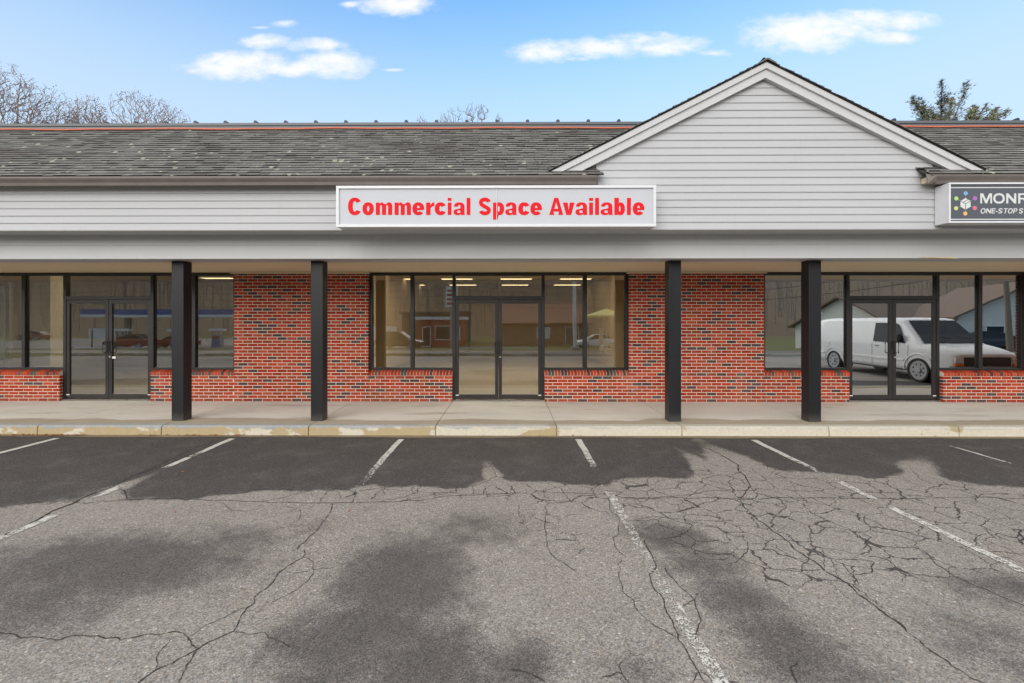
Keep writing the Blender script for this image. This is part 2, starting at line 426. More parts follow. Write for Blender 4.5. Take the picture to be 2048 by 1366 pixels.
    gate = n.math('ADD', crk, n.math('MULTIPLY', n.math('SUBTRACT', n.noise(p, 1.9, 3.0, 0.6), 0.5), 0.9))
    width = n.math('MULTIPLY', n.smooth(gate, 0.14, 0.50), n.math('MULTIPLY_ADD', n2, 0.016, 0.0085))
    cm = n.math('LESS_THAN', e1, width)
    c = n.mix(n.math('MULTIPLY', cm, 0.85), c, (0.030, 0.027, 0.025))
    h = n.math('ADD', n.math('MULTIPLY', n3, 0.4), n.math('MULTIPLY', vc[0], 0.6))
    h = n.math('SUBTRACT', h, n.math('MULTIPLY', cm, 2.0))
    n.bsdf(c, 0.82, 0, n.bump(h, 0.45, 0.005), 0.3)
    return m
M['asphalt'] = mk_asphalt()

def mk_crack():
    m, n = mat('crack_dark'); p = n.coord()
    c = n.mix(n.noise(p, 40.0, 3.0), (0.022, 0.020, 0.019), (0.075, 0.068, 0.060))
    n.bsdf(c, 0.95, 0, None, 0.1); return m
M['crack'] = mk_crack()

def mk_linepaint():
    m, n = mat('worn_line_paint'); p = n.coord(); w = n.attr('wear'); e = n.attr('across')
    g = n.noise(p, 75.0, 3.0, 0.75); g2 = n.noise(p, 14.0, 4.0, 0.6)
    k = n.math('ADD', n.math('MULTIPLY', g, 0.75), n.math('MULTIPLY', g2, 0.45))
    k = n.math('SUBTRACT', k, n.math('MULTIPLY', n.smooth(e, 0.72, 1.0), 0.22))
    thr = n.math('MULTIPLY_ADD', w, 0.62, 0.25)
    on = n.smooth(n.math('SUBTRACT', k, thr), -0.02, 0.03)
    c = n.mix(g2, (0.40, 0.385, 0.345), (0.60, 0.58, 0.53))
    b = n.new('ShaderNodeBsdfPrincipled'); n.l.new(c, b.inputs['Base Color']); b.inputs['Roughness'].default_value = 0.8
    t = n.new('ShaderNodeBsdfTransparent'); mx = n.new('ShaderNodeMixShader')
    n.l.new(on, mx.inputs[0]); n.l.new(t.outputs[0], mx.inputs[1]); n.l.new(b.outputs[0], mx.inputs[2])
    o = n.new('ShaderNodeOutputMaterial'); n.l.new(mx.outputs[0], o.inputs[0]); return m
M['line'] = mk_linepaint()

def mk_ground():
    m, n = mat('ground_litter'); p = n.coord()
    a = n.noise(p, 0.08, 6.0, 0.6); b = n.noise(p, 1.5, 5.0, 0.7); s = n.sep(p)
    c = n.mix(b, (0.13, 0.098, 0.066), (0.22, 0.17, 0.115))
    hill = n.smooth(s[1], -75.0, -60.0)
    g = n.mix(b, (0.07, 0.085, 0.03), (0.17, 0.165, 0.075))
    c = n.mix(hill, c, g)
    n.bsdf(c, 0.95, 0, None, 0.1); return m
M['ground'] = mk_ground()
def mk_road():
    m, n = mat('road_asphalt'); p = n.coord()
    n.bsdf(n.mix(n.noise(p, 3.0, 5.0, 0.7), (0.06, 0.058, 0.055), (0.11, 0.105, 0.10)), 0.7, 0, None, 0.3); return m
M['road'] = mk_road()
M['yellow_line'] = painted('yellow_road_paint', (0.55, 0.34, 0.05), 0.7, 0.2, 4.0)
M['bark'] = painted('bark', (0.24, 0.19, 0.17), 0.9, 0.3, 4.0)
M['bark_grey'] = painted('bark_grey', (0.22, 0.20, 0.18), 0.9, 0.3, 4.0)
M['wood_far'] = painted('woods_bark', (0.30, 0.24, 0.18), 0.95, 0.3, 0.1)
M['bud'] = attr_mat('red_buds', 0.8, 0.2, 10.0, 0.0)
M['needle'] = attr_mat('pine_needles', 0.75, 0.25, 6.0, 0.0)
M['leaf_litter'] = attr_mat('dry_leaf', 0.85, 0.2, 40.0, 0.0)
M['gutter_pan'] = painted('kerb_silt', (0.20, 0.155, 0.095), 0.9, 0.3, 6.0, fine=0.2)

# ------------------------------------------------------------------ key planes
ZW = 0.16                       # sidewalk height
YB, YF_, YGL = 9.42, 9.50, 9.545   # brick face, storefront frame face, glass
YBEAM, YSID, YSIGN, YGUT = 7.33, 6.93, 6.68, 6.72
YK = 7.25                       # kerb face
Z_BEAM = fz(517, YBEAM); Z_SOF = Z_BEAM + 0.008
Z_SID = fz(460.3, YSID)
PITCH = 0.1131
XL, XR = -22.0, 22.0
YBACK = 26.0
RP = 0.833                      # main roof pitch
YEAVE, ZEAVE = 6.74, fz(350.5, 6.74)
YCREST = 8.42; ZCREST = ZEAVE + RP * (YCREST - YEAVE)

# ------------------------------------------------------------------ building
plaza = empty('shopping_plaza', (0, 9.4, 0), 0,
              'single storey strip mall with brick front, grey siding, shingled roof and one gable', 'building')
INV = Vector((0, -9.4, 0))
def part(mb, name, mats, parent=plaza, **kw):
    """build in world coordinates, then sit under the plaza empty"""
    lab = kw.pop('label', None)
    o = mb.build(name, mats, parent, **kw)
    if parent is plaza: o.location = INV
    if lab: o['label'] = lab
    return o

# --- brickwork
BL, BC, MJ = 0.2045, (fz(547, YB) - ZW) / 39.5, 0.0122
def brick_col():
    if random.random() < 0.15:
        k = random.uniform(.8, 1.25); return (0.085*k, 0.050*k, 0.050*k)
    k = random.uniform(.68, 1.22); w = random.random()
    return (0.35*k, (0.034 + 0.034*w)*k, (0.017 + 0.014*w)*k)
def bricks(mb, x0, x1, z0, z1, Y, depth=0.11):
    mb.box(x0 + .002, x1 - .002, Y + .0025, Y + depth, z0, z1 - .002, 0)
    r = 0
    r0 = int(math.floor((z0 - ZW) / BC + 1e-6))
    z = ZW + r0 * BC
    while z < z1 - 0.012:
        ztop = min(z + BC - MJ, z1)
        off = (r0 % 2) * BL / 2
        k = math.floor((x0 - off) / BL)
        while k * BL + off < x1:
            a = max(k * BL + off, x0); b = min(k * BL + off + BL - MJ, x1)
            if b - a > 0.03:
                j = random.uniform(-.0012, .0012)
                mb.box(a, b, Y + j, Y + depth - .002, max(z, z0) + .001, ztop, 1, brick_col())
            k += 1
        z += BC; r0 += 1
Z_BT = fz(547, YB)               # top of brick
ZK = ZW + 8 * BC                 # top of knee wall
ZSILL = fz(740, YF_)

def pier(x0, x1):
    mb = MB(); bricks(mb, x0, x1, ZW, Z_BT, YB)
    return part(mb, 'brick_pier', [M['mortar'], M['brick']])
def knee(x0, x1, endl, endr):
    mb = MB(); bricks(mb, x0, x1, ZW, ZK, YB)
    o = part(mb, 'brick_knee_wall', [M['mortar'], M['brick']])
    s = MB(); w = 0.0677
    prof0 = [(YB - .010, ZK), (YB - .010, ZK + .064), (YF_ + .02, ZSILL - .004), (YF_ + .02, ZK)]
    s.prism_x(prof0, x0 + .003, x1 - .003, 0)
    nb = max(1, round((x1 - x0) / w)); w = (x1 - x0) / nb
    for i in range(nb):
        c = brick_col() if random.random() > .12 else (0.085, 0.078, 0.062)
        k = random.uniform(.9, 1.35); c = (c[0]*k, c[1]*k, c[2]*k)
        prof = [(YB - .016, ZK + .002), (YB - .016, ZK + .070), (YF_ + .015, ZSILL), (YF_ + .015, ZK + .002)]
        s.prism_x(prof, x0 + i*w + .005, x0 + (i+1)*w - .005, 1, c)
    part(s, 'brick_sill', [M['mortar'], M['brick']], o)
    return o

# storefront modules: centre one measured, others copy its widths
xc0, xc1 = fx(737.5, 9.46), fx(1257.5, 9.46)
W = xc1 - xc0
shops = [(fx(468, YB) - W, fx(468, YB)), (xc0, xc1), (fx(1528.5, YB), fx(1528.5, YB) + W)]
KN = W * 0.323                   # knee wall length each side
edges = [XL] + [e for s in shops for e in s] + [XR]
for i in range(0, len(edges), 2):
    pier(edges[i], edges[i + 1])
# tan trim boards over the piers
for i in range(0, len(edges), 2):
    mb = MB(); mb.box(edges[i] - (.045 if i else 0), edges[i+1] + (.02 if i < 6 else 0), YB - .075, YB + .05, Z_BT - .004, Z_SOF - .003)
    part(mb, 'trim_board', M['tan_trim'])

ZHEAD = Z_SOF - .004
ZT1, ZT0 = fz(551, YF_), fz(592, YF_)      # transom glass
ZD1 = fz(599.5, YF_)                       # top of door leaf
ZG1, ZG0 = fz(607, YF_), fz(789, YF_)      # door glass
ZTH = ZW + .025

def storefront(x0, x1):
    GL_ = M['glass_dark'] if x0 > 3 else M['glass']
    xm = (x0 + x1) / 2; u = W / 520.0      # one photo pixel of the centre shop
    D0, D1 = YF_, YF_ + .10
    j0, j1 = xm - 92*u, xm + 92*u          # outer faces of the door jambs
    jw = 6.0*u
    # fixed windows either side
    for (a, b, flip) in ((x0, j0, 1), (j1, x1, -1)):
        knee(a if flip > 0 else a, b, True, True)
        fr = MB(); fw = 6.3*u; mw = 6.8*u
        mx = (a + 86.5*u) if flip > 0 else (b - 86.5*u)
        fr.box(a, b, D0, D1, ZT1 + .012, ZHEAD)                     # head
        fr.box(a, b, D0 - .006, D1, ZSILL + .002, ZSILL + .042)            # sill
        zz0, zz1 = ZSILL + .042, ZT1 + .012
        out = (a, a + fw) if flip > 0 else (b - fw, b)
        fr.box(out[0], out[1], D0, D1, zz0, zz1)
        fr.box(mx - mw/2, mx + mw/2, D0 - .004, D1, zz0, zz1)
        f = part(fr, 'window_frame', M['bronze'], bevel=.003)
        spans = ((a + fw, mx - mw/2), (mx + mw/2, b)) if flip > 0 else ((a, mx - mw/2), (mx + mw/2, b - fw))
        for (g0, g1) in spans:
            g = MB(); y = YGL
            g.face([(g0, y, zz0), (g1, y, zz0), (g1, y, zz1), (g0, y, zz1)])
            part(g, 'pane', GL_, f, fix=False)
            # glazing bead round the pane
            bd = MB(); t = .010
            bd.box(g0, g0 + t, y - .02, y - .002, zz0, zz1); bd.box(g1 - t, g1, y - .02, y - .002, zz0, zz1)
            bd.box(g0 + t, g1 - t, y - .02, y - .002, zz0, zz0 + t); bd.box(g0 + t, g1 - t, y - .02, y - .002, zz1 - t, zz1)
            part(bd, 'glazing_bead', M['black_metal'], f)
    # door frame
    fr = MB()
    fr.box(j0, j0 + jw, D0 - .004, D1 + .01, ZTH, ZHEAD); fr.box(j1 - jw, j1, D0 - .004, D1 + .01, ZTH, ZHEAD)
    fr.box(j0 + jw, j1 - jw, D0 - .002, D1, ZT1 - .004, ZHEAD)
    fr.box(j0 + jw, j1 - jw, D0 - .002, D1, ZD1 + .004, ZT0)
    df = part(fr, 'door_frame', M['bronze'], bevel=.003)
    t = MB(); t.face([(j0 + jw, YGL, ZT0), (j1 - jw, YGL, ZT0), (j1 - jw, YGL, ZT1), (j0 + jw, YGL, ZT1)])
    part(t, 'transom_pane', GL_, df, fix=False)
    th = MB(); th.prism_x([(D0 - .05, ZW + .002), (D0 - .03, ZTH), (D1 + .02, ZTH), (D1 + .02, ZW + .002)], j0, j1)
    part(th, 'threshold', M['steel'], df)
    for sgn in (-1, 1):
        a, b = (j0 + jw + .002, xm - .003) if sgn < 0 else (xm + .003, j1 - jw - .002)
        os_, ms = 6.0*u, 6.6*u               # outer stile, meeting stile
        g0, g1 = (a + os_, b - ms) if sgn < 0 else (a + ms, b - os_)
        lf = MB(); y0, y1 = D0 + .006, D0 + .052
        lf.box(a, g0, y0, y1, ZTH + .012, ZD1); lf.box(g1, b, y0, y1, ZTH + .012, ZD1)
        lf.box(g0, g1, y0, y1, ZG1, ZD1); lf.box(g0, g1, y0, y1, ZTH + .012, ZG0)
        d = part(lf, 'door', M['bronze_door'], bevel=.003)
        g = MB(); g.face([(g0, y0 + .024, ZG0), (g1, y0 + .024, ZG0), (g1, y0 + .024, ZG1), (g0, y0 + .024, ZG1)])
        part(g, 'door_pane', GL_, d, fix=False)
        # D-shaped pull
        hx = xm + sgn * .072; hz0, hz1 = fz(705.5, YF_), fz(684, YF_)
        h = MB(); yo = y0 - .055
        h.tube([(hx, y0, hz0), (hx, yo, hz0), (hx, yo, hz1), (hx, y0, hz1)], .011, 8)
        h.box(xm + sgn*.02 - .012, xm + sgn*.02 + .012, y0 - .012, y0, hz0 - .02, hz1 + .02)
        h.box(min(hx, xm + sgn*.02), max(hx, xm + sgn*.02), y0 - .013, y0 - .003, hz1 - .012, hz1 + .012)
        h.box(min(hx, xm + sgn*.02), max(hx, xm + sgn*.02), y0 - .013, y0 - .003, hz0 - .012, hz0 + .012)
        part(h, 'pull_handle', M['black_metal'], d)
        pb = MB(); zb = fz(695.5, YF_ + .1)
        pb.box(g0 - .01, g1 + .01, y1 + .03, y1 + .055, zb - .012, zb + .014)
        pb.box(g0 - .01, g0 + .02, y1 + .001, y1 + .03, zb - .012, zb + .012); pb.box(g1 - .02, g1 + .01, y1 + .001, y1 + .03, zb - .012, zb + .012)
        part(pb, 'push_bar', M['push_blue'], d)
        stk = MB(); sx = a + .03 if sgn < 0 else b - .03
        zs = fz(790.5, YF_); stk.box(sx - .035, sx + .035, y0 - .002, y0 + .001, zs - .008, zs + .008)
        part(stk, 'sticker', M['sticker'], d)
        if sgn > 0:
            lk = MB(); zl = fz(714, YF_); lk.disc((xm + .035, y0 - .006, zl), .018, (0, 1, 0), .02, 14)
            part(lk, 'lock_cylinder', M['steel'], d)
for s in shops: storefront(*s)
# small notice on the left-hand shop's right door leaf
mb = MB(); nx, nz = on_y(227, 715, YGL - .03); mb.box(nx - .05, nx + .05, YGL - .034, YGL - .031, nz - .022, nz + .022)
part(mb, 'door_notice', M['sticker'])

# --- soffit, beam, columns
mb = MB(); mb.box(XL, XR, 7.70, YF_ + .3, Z_SOF, Z_SOF + .05)
part(mb, 'porch_ceiling', M['tan'])
mb = MB()
zj = fz(489.7, YBEAM)
mb.box(XL, XR, YBEAM, YBEAM + .48, Z_BEAM, zj - .002)
mb.box(XL, XR, YBEAM - .001, YBEAM + .48, zj + .001, Z_SID + .1)
beam = part(mb, 'porch_beam', M['trim'])
sp = MB()
x0, z0_ = on_y(1838, 517, YBEAM - .01); x1, _ = on_y(1915, 517, YBEAM - .01)
sp.add([(x0, YBEAM - .006, Z_BEAM + .012), (x1, YBEAM - .022, Z_BEAM - .010), (x1 - .02, YBEAM - .022, Z_BEAM + .012), (x0, YBEAM - .004, Z_BEAM + .02),
        (x0, YBEAM + .02, Z_BEAM - .001), (x1, YBEAM + .01, Z_BEAM - .012)], [(0,1,2,3), (0,4,5,1), (2,1,5)])
part(sp, 'split_board', M['tan_trim'], beam)
for (p0, p1) in ((343, 367.8), (621.5, 646), (1338, 1362), (1618, 1641.7)):
    a, b = fx(p0, 7.58), fx(p1, 7.58); c = (a + b) / 2; w = .1015
    mb = MB(); mb.box(c - w, c + w, 7.575, 7.778, ZW - .002, Z_BEAM - .001)
    part(mb, 'column', M['black_paint'], bevel=.006)
# underside of the projecting siding
mb = MB(); mb.box(XL, XR, YSID + .004, YBEAM + .02, Z_SID + .004, Z_SID + .03)
part(mb, 'soffit', M['trim'])

# --- gable geometry
YRK = 6.87
xa, za = on_y(1529.5, 127.3, YRK)
GP = 0.505
def gz_top(x): return za - GP * abs(x - xa)
rk1 = 12.0 * YRK / F; rk2 = 17.4 * YRK / F     # vertical heights of the two rake boards
# --- clapboard siding (fascia + gable in one plane)
def siding():
    mb = MB(); n = 40
    xgl, xgr = fx(1192, YSID), fx(1864, YSID)
    ztop_eave = ZEAVE - .03
    for k in range(n):
        z0 = Z_SID + k * PITCH; z1 = z0 + PITCH
        zlim = za - rk1 - rk2 * .5
        def hw(z): return (zlim - z) / GP
        if z1 <= ztop_eave: seg = [(XL, XR, XL, XR, z1)]
        else:
            seg = []
            if z0 < ztop_eave - .01: seg += [(XL, xgl, XL, xgl, ztop_eave), (xgr, XR, xgr, XR, ztop_eave)]
            if z0 >= zlim: break
            zt = min(z1, zlim - .001)
            seg.append((max(xa - hw(z0), xgl), min(xa + hw(z0), xgr), max(xa - hw(zt), xgl), min(xa + hw(zt), xgr), zt))
        for a0, b0, a1, b1, zt in seg:
            ly = YSID - .013
            mb.face([(a0, ly, z0 + .012), (b0, ly, z0 + .012), (b1, YSID, zt + .004), (a1, YSID, zt + .004)])
            mb.face([(a0, ly + .002, z0), (b0, ly + .002, z0), (b0, ly, z0 + .012), (a0, ly, z0 + .012)])
            mb.face([(a0, YSID + .004, z0), (b0, YSID + .004, z0), (b0, ly + .002, z0), (a0, ly + .002, z0)])
    return mb
sd = siding()
part(sd, 'clapboard_siding', M['siding'], fix=False)
mb = MB(); mb.box(XL, XR, YSID + .006, YSID + .1, Z_SID + .031, ZEAVE - .02)
mb.face([(xa - (za - ZEAVE)/GP, YSID + .02, ZEAVE - .02), (xa + (za - ZEAVE)/GP, YSID + .02, ZEAVE - .02), (xa, YSID + .02, za - .05)])
part(mb, 'wall_sheathing', M['siding'])
# patch of siding the gable shares with the eave row
# --- rake boards
zf = fz(346.0, YRK - .03)
def rake(sgn, top, h, y0, y1, name):
    mb = MB()
    xt, zt = xa, za - top
    # foot: horizontal cut at zf
    xf_top = xa + sgn * (zt - zf) / GP
    xf_bot = xa + sgn * (zt - h - zf) / GP
    pr = [(xa, zt), (xf_top, zf), (xf_bot, zf), (xa, zt - h)]
    mb.prism_y(pr, y0, y1)
    return part(mb, name, M['trim'])
for sgn in (-1, 1):
    rake(sgn, .0, rk1, YRK - .05, YRK + .05, 'rake_board')
    rake(sgn, rk1 - .002, rk2, YRK - .02, YRK + .045, 'rake_frieze')
# --- shingles
def shingle_col():
    r = random.random()
    if r < .10: k = random.uniform(.9, 1.15); return (0.112*k, 0.106*k, 0.100*k)
    k = random.uniform(.90, 1.12); return (0.160*k, 0.157*k, 0.145*k)
def shingles(mb, org, ux, uy, nrm, xlo, xhi, rows, expo, skip=None):
    """courses of individual tabs on a plane: ux along the eave, uy up the slope"""
    org, ux, uy, nrm = Vector(org), Vector(ux), Vector(uy), Vector(nrm)
    for r in range(rows):
        x = xlo - random.uniform(0, .3)
        s0 = r * expo; s1 = s0 + expo + .02
        while x < xhi:
            w = random.choice((.13, .17, .20, .24)) * random.uniform(.9, 1.1)
            a, b = max(x, xlo), min(x + w - .004, xhi)
            if b - a > .01 and not (skip and skip((a + b) / 2, s0)):
                t = random.choice((.013, .016, .020)); dj = random.uniform(-.004, .004)
                c = shingle_col()
                p = lambda u, s, h: tuple(org + ux*u + uy*s + nrm*h)
                v = [p(a, s0 + dj, 0), p(b, s0 + dj, 0), p(b, s0 + dj, t), p(a, s0 + dj, t), p(b, s1, .002), p(a, s1, .002)]
                mb.add(v, [(3,2,4,5), (1,4,2), (0,3,5)], 0, c); mb.face(v[:4], 0, (.022, .020, .020))  # butt faces coloured near black to paint each course's shadow line
            x += w
th_ = math.atan(RP)
ROWS = 22; SL = hypot(YCREST - YEAVE, ZCREST - ZEAVE); EXPO = SL / ROWS
gx0, gx1 = fx(1196, YEAVE), fx(1856, YEAVE)
def skip_main(x, s):
    if not (gx0 < x < gx1): return False
    z = ZEAVE + s * sin(th_)
    return gz_top(x) > z + .12
roof_e = MB()
roof_e.face([(XL, YEAVE + .02, ZEAVE - .004), (gx0, YEAVE + .02, ZEAVE - .004), (gx0, YCREST, ZCREST - .02), (XL, YCREST, ZCREST - .02)], 0, (.05, .05, .05))
roof_e.face([(gx1, YEAVE + .02, ZEAVE - .004), (XR, YEAVE + .02, ZEAVE - .004), (XR, YCREST, ZCREST - .02), (gx1, YCREST, ZCREST - .02)], 0, (.05, .05, .05))
roof_e.face([(gx0, YSID + .3, ZEAVE + .3*RP), (gx1, YSID + .3, ZEAVE + .3*RP), (gx1, YCREST, ZCREST - .02), (gx0, YCREST, ZCREST - .02)], 0, (.05, .05, .05))
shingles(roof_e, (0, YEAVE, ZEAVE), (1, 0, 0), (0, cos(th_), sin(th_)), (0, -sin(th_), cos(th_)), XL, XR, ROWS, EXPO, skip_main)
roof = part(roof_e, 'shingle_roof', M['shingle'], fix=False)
gr = MB(); gth = math.atan(GP); GL = (za - zf + .02) / sin(gth)
for sgn in (-1, 1):
    y0, y1 = YRK - .075, 8.5
    foot = (xa + sgn * (za - zf) / GP, 0, zf + .022)
    nr = (sgn * sin(gth), 0, cos(gth))
    gr.face([(foot[0], y0 + .012, foot[2]), (foot[0], y1, foot[2]), (xa, y1, za + .022), (xa, y0 + .012, za + .022)], 0, (.02, .02, .02))
    gr.face([(foot[0], y0 + .012, foot[2] - .02), (foot[0], y0 + .012, foot[2]), (xa, y0 + .012, za + .022), (xa, y0 + .012, za + .002)], 0, (.02, .02, .02))
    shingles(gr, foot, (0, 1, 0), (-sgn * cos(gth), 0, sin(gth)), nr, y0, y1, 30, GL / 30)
for sgn in (-1, 1):                              # ridge caps
    nn = 7
    for k in range(nn):
        y0 = YRK - .085 + k * .24; c = shingle_col(); x1 = xa + sgn * .13; z1 = za + .045 - GP * .13
        gr.add([(xa, y0, za + .045), (x1, y0, z1), (x1, y0 + .3, z1 - .008), (xa, y0 + .3, za + .037), (xa, y0, za + .02), (x1, y0, z1 - .025)],
               [(0,1,2,3), (0,4,5,1)], 0, c)
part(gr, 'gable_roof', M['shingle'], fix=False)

# --- crest flashing, metal roof behind it with standing seams
zc1 = fz(245, YCREST + .02); zc2 = fz(250, YCREST + .0); zc3 = ZCREST - .02
mb = MB()
mb.prism_x([(YCREST - .006, zc3), (YCREST - .006, zc2 - .009), (YCREST + .03, zc2 - .009), (YCREST + .03, zc2 + .003), (YCREST - .012, zc2 + .003), (YCREST - .012, zc1 - .004), (YCREST + .0, zc1), (YCREST + .16, zc1 + .002), (YCREST + .16, zc3)], XL, XR)
capo = part(mb, 'crest_flashing', M['cap'], roof)
mb = MB(); mb.box(XL, XR, YCREST + .161, YBACK, zc1 - .06, zc1 - .012)
part(mb, 'metal_roof', M['cap'])
x = fx(38.5, 8.5)
step = (fx(1236, 8.5) - fx(38.5, 8.5)) / 20.0
k = -8
while x + k * step < XR - .2:
    xx = x + k * step
    if xx > XL + .2:
        mb = MB(); r = .032; pts = [(xx - r, zc1 + .003), (xx - r, zc1 + .026)] + [(xx + r*cos(t), zc1 + .026 + r*.85*sin(t)) for t in [pi - i*pi/6 for i in range(1, 6)]] + [(xx + r, zc1 + .026), (xx + r, zc1 + .003)]
        mb.prism_y(pts, YCREST + .012, YCREST + 2.0)
        part(mb, 'standing_seam', M['seam'])
    k += 1

# --- gutters
def gutter(x0, x1, torn=False):
    z1 = fz(352.5, YGUT); z0 = fz(368, YGUT)
    y = YGUT
    out = [(y + .10, z0 + .002), (y + .035, z0 + .002), (y + .028, z0 + .045), (y + .006, z0 + .085), (y, z1 - .010), (y, z1), (y + .012, z1), (y + .012, z1 - .012), (y + .018, z1 - .012),
           (y + .024, z0 + .088), (y + .046, z0 + .045), (y + .05, z0 + .010), (y + .10, z0 + .010)]
    mb = MB(); mb.prism_x(out, x0, x1)
    o = part(mb, 'gutter', M['gutter'])
    return o, y, z0, z1
gxl = fx(1195, YGUT); gxr = fx(1874, YGUT)
o, y, z0, z1 = gutter(XL, gxl)
mb = MB(); mb.prism_x([(y + .10, z0), (y + .03, z0), (y + .004, z0 + .085), (y - .002, z1 + .003), (y + .12, z1 + .003)], gxl, gxl + .012)
part(mb, 'gutter_end_cap', M['gutter'], o)
o, y, z0, z1 = gutter(gxr, XR)
mb = MB(); e = fx(1858, YGUT)
mb.add([(gxr, y, z1), (e, y + .05, z1 + .035), (e + .02, y + .03, z0 + .01), (gxr + .01, y + .02, z0 + .02), (e - .03, y + .09, z1 + .055), (gxr - .05, y + .12, z1 + .05), (gxr + .02, y + .10, z1)],
       [(0, 1, 2), (0, 2, 3), (0, 6, 5, 4), (0, 4, 1)])
mb.tube([(e + .005, y + .05, z1 + .04), (e + .02, y + .035, z0)], .006, 5)
part(mb, 'bent_gutter_end', M['gutter'], o)
# fascia board and eave edge behind the gutters, cut where the gable wall runs through
for a, b in ((XL, gxl - .01), (gxr - .06, XR)):
    mb = MB(); mb.box(a, b, YGUT + .102, YSID - .02, fz(371.5, YSID), ZEAVE - .022)
    part(mb, 'fascia_board', M['tan_trim'])
    mb = MB(); mb.box(a, b, YEAVE - .012, YSID + .01, ZEAVE - .02, ZEAVE - .006)
    part(mb, 'drip_edge', M['gutter'])

# --- envelope and rooms
mb = MB()
mb.box(XL - .2, XL, YB, YBACK, 0, zc1 - .07); mb.box(XR, XR + .2, YB, YBACK, 0, zc1 - .07); mb.box(XL, XR, YBACK, YBACK + .2, 0, zc1 - .07)
mb.face([(XL, YSID, Z_SID), (XL, YB, Z_SID), (XL, YB, ZCREST), (XL, YCREST, ZCREST), (XL, YEAVE, ZEAVE)])
mb.face([(XR, YSID, Z_SID), (XR, YB, Z_SID), (XR, YB, ZCREST), (XR, YCREST, ZCREST), (XR, YEAVE, ZEAVE)])
part(mb, 'outer_wall', M['siding'])
def room(x0, x1, yb, zc, mw, mf, mc, cols=()):
    y0 = YF_ + .115
    w = MB()
    w.box(x0 - .1, x0, y0, yb, ZW, zc); w.box(x1, x1 + .1, y0, yb, ZW, zc); w.box(x0 - .1, x1 + .1, yb, yb + .1, ZW, zc)
    w.box(x0, x1, y0 + .2, y0 + .25, Z_SOF + .05, zc)       # bulkhead over the glass
    part(w, 'interior_wall', mw)
    f = MB(); f.box(x0 - .1, x1 + .1, y0, yb + .1, ZW - .1, ZW + .004); part(f, 'interior_floor', mf)
    c = MB(); c.box(x0 - .1, x1 + .1, y0, yb + .1, zc, zc + .1); part(c, 'interior_ceiling', mc)
    for (cx, cyy, r) in cols:
        b = MB(); b.box(cx - r, cx + r, cyy - r, cyy + r, ZW + .005, zc - .002)
        o = part(b, 'interior_column', mw)
        b = MB(); b.box(cx - r - .01, cx + r + .01, cyy - r - .01, cyy + r + .01, ZW + .005, ZW + .42)
        part(b, 'column_base', M['dark_base'], o)
Lx, Cx, Rx = shops
ZC = 3.5
mid1 = (Lx[1] + Cx[0]) / 2; mid2 = (Cx[1] + Rx[0]) / 2
c_a = fx(764, 10.9); c_b = fx(1237, 10.9)
room(mid1 + .2, mid2 - .2, 24.0, ZC, M['room_beige'], M['room_floor'], M['room_ceil'], ((c_a, 10.9, .12), (c_b, 10.9, .12)))
room(-15.8, mid1 - .2, 20.0, ZC, M['room_grey'], M['room_floor'], M['room_ceil'], ((fx(101, 11.2), 11.2, .23),))
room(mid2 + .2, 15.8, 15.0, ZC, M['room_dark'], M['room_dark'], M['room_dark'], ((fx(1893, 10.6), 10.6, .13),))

# ceiling fixtures seen through the glass
proto = None
def fixture(px0, px1, py, where):
    global proto
    t = (ZC - .03 - CAMZ) * F / (HY - py)
    x = fx((px0 + px1) / 2, t)
    if proto is None:
        proto = empty('ceiling_light', (0, 0, 0), 0, 'x', 'ceiling light', 'fluorescent ceiling lights inside the vacant shops')
        mb = MB(); mb.box(-.61, .61, -.24, .24, -.03, -.001)
        mb.build('diffuser', M['tube_light'], proto)
        mb = MB()
        for s in (-1, 1): mb.box(-.64, .64, s*.255 - .013, s*.255 + .013, -.034, 0)
        for s in (-1, 1): mb.box(s*.625 - .014, s*.625 + .014, -.241, .241, -.034, 0)
        mb.build('frame', M['sign_white'], proto)
        o = proto
    else:
        o = copy_tree(proto)
    o.location = (x, t, ZC - .002)
    o['label'] = where
n1 = ['first', 'second', 'third', 'fourth']
for i, (a, b) in enumerate(((765, 825), (885, 943), (1004, 1061), (1122, 1181))):
    fixture(a, b, 558, '%s glowing ceiling panel from the left in the nearer row, middle shop' % n1[i])
for i, (a, b) in enumerate(((797, 848), (900, 952), (1005, 1055), (1109, 1160))):
    fixture(a, b, 570, '%s glowing ceiling panel from the left in the farther row, middle shop' % n1[i])
bright_mesh = []
def make_fill(o):
    for ch in o.children:
        if ch.name.startswith('diffuser'):
            if not bright_mesh:
                m_ = ch.data.copy(); m_.materials[0] = M['added_fill_light']; bright_mesh.append(m_)
            ch.data = bright_mesh[0]
for i, (Yl, off) in enumerate(((15.0, 0), (12.2, 0))):  # unseen fixtures added above the window head to brighten the middle shop
    for j in range(3):
        o = copy_tree(proto); make_fill(o); o.location = ((-2.1, 0.2, 2.5)[j], Yl, ZC - .002)
        o['label'] = '%s added light panel of the unseen %s row near the glass, middle shop' % (('left', 'central', 'right')[j], ('second', 'first')[i])
for j in range(2):  # two more unseen fixtures, added to brighten the left shop
    o = copy_tree(proto); make_fill(o); o.location = ((-9.8, -7.0)[j], 12.4, ZC - .002); o['label'] = '%s added light panel, unseen, close to the glass in the left shop' % ('left hand', 'right hand')[j]
fixture(404, 468, 556, 'lone glowing ceiling panel inside the left shop beside the brick pier')

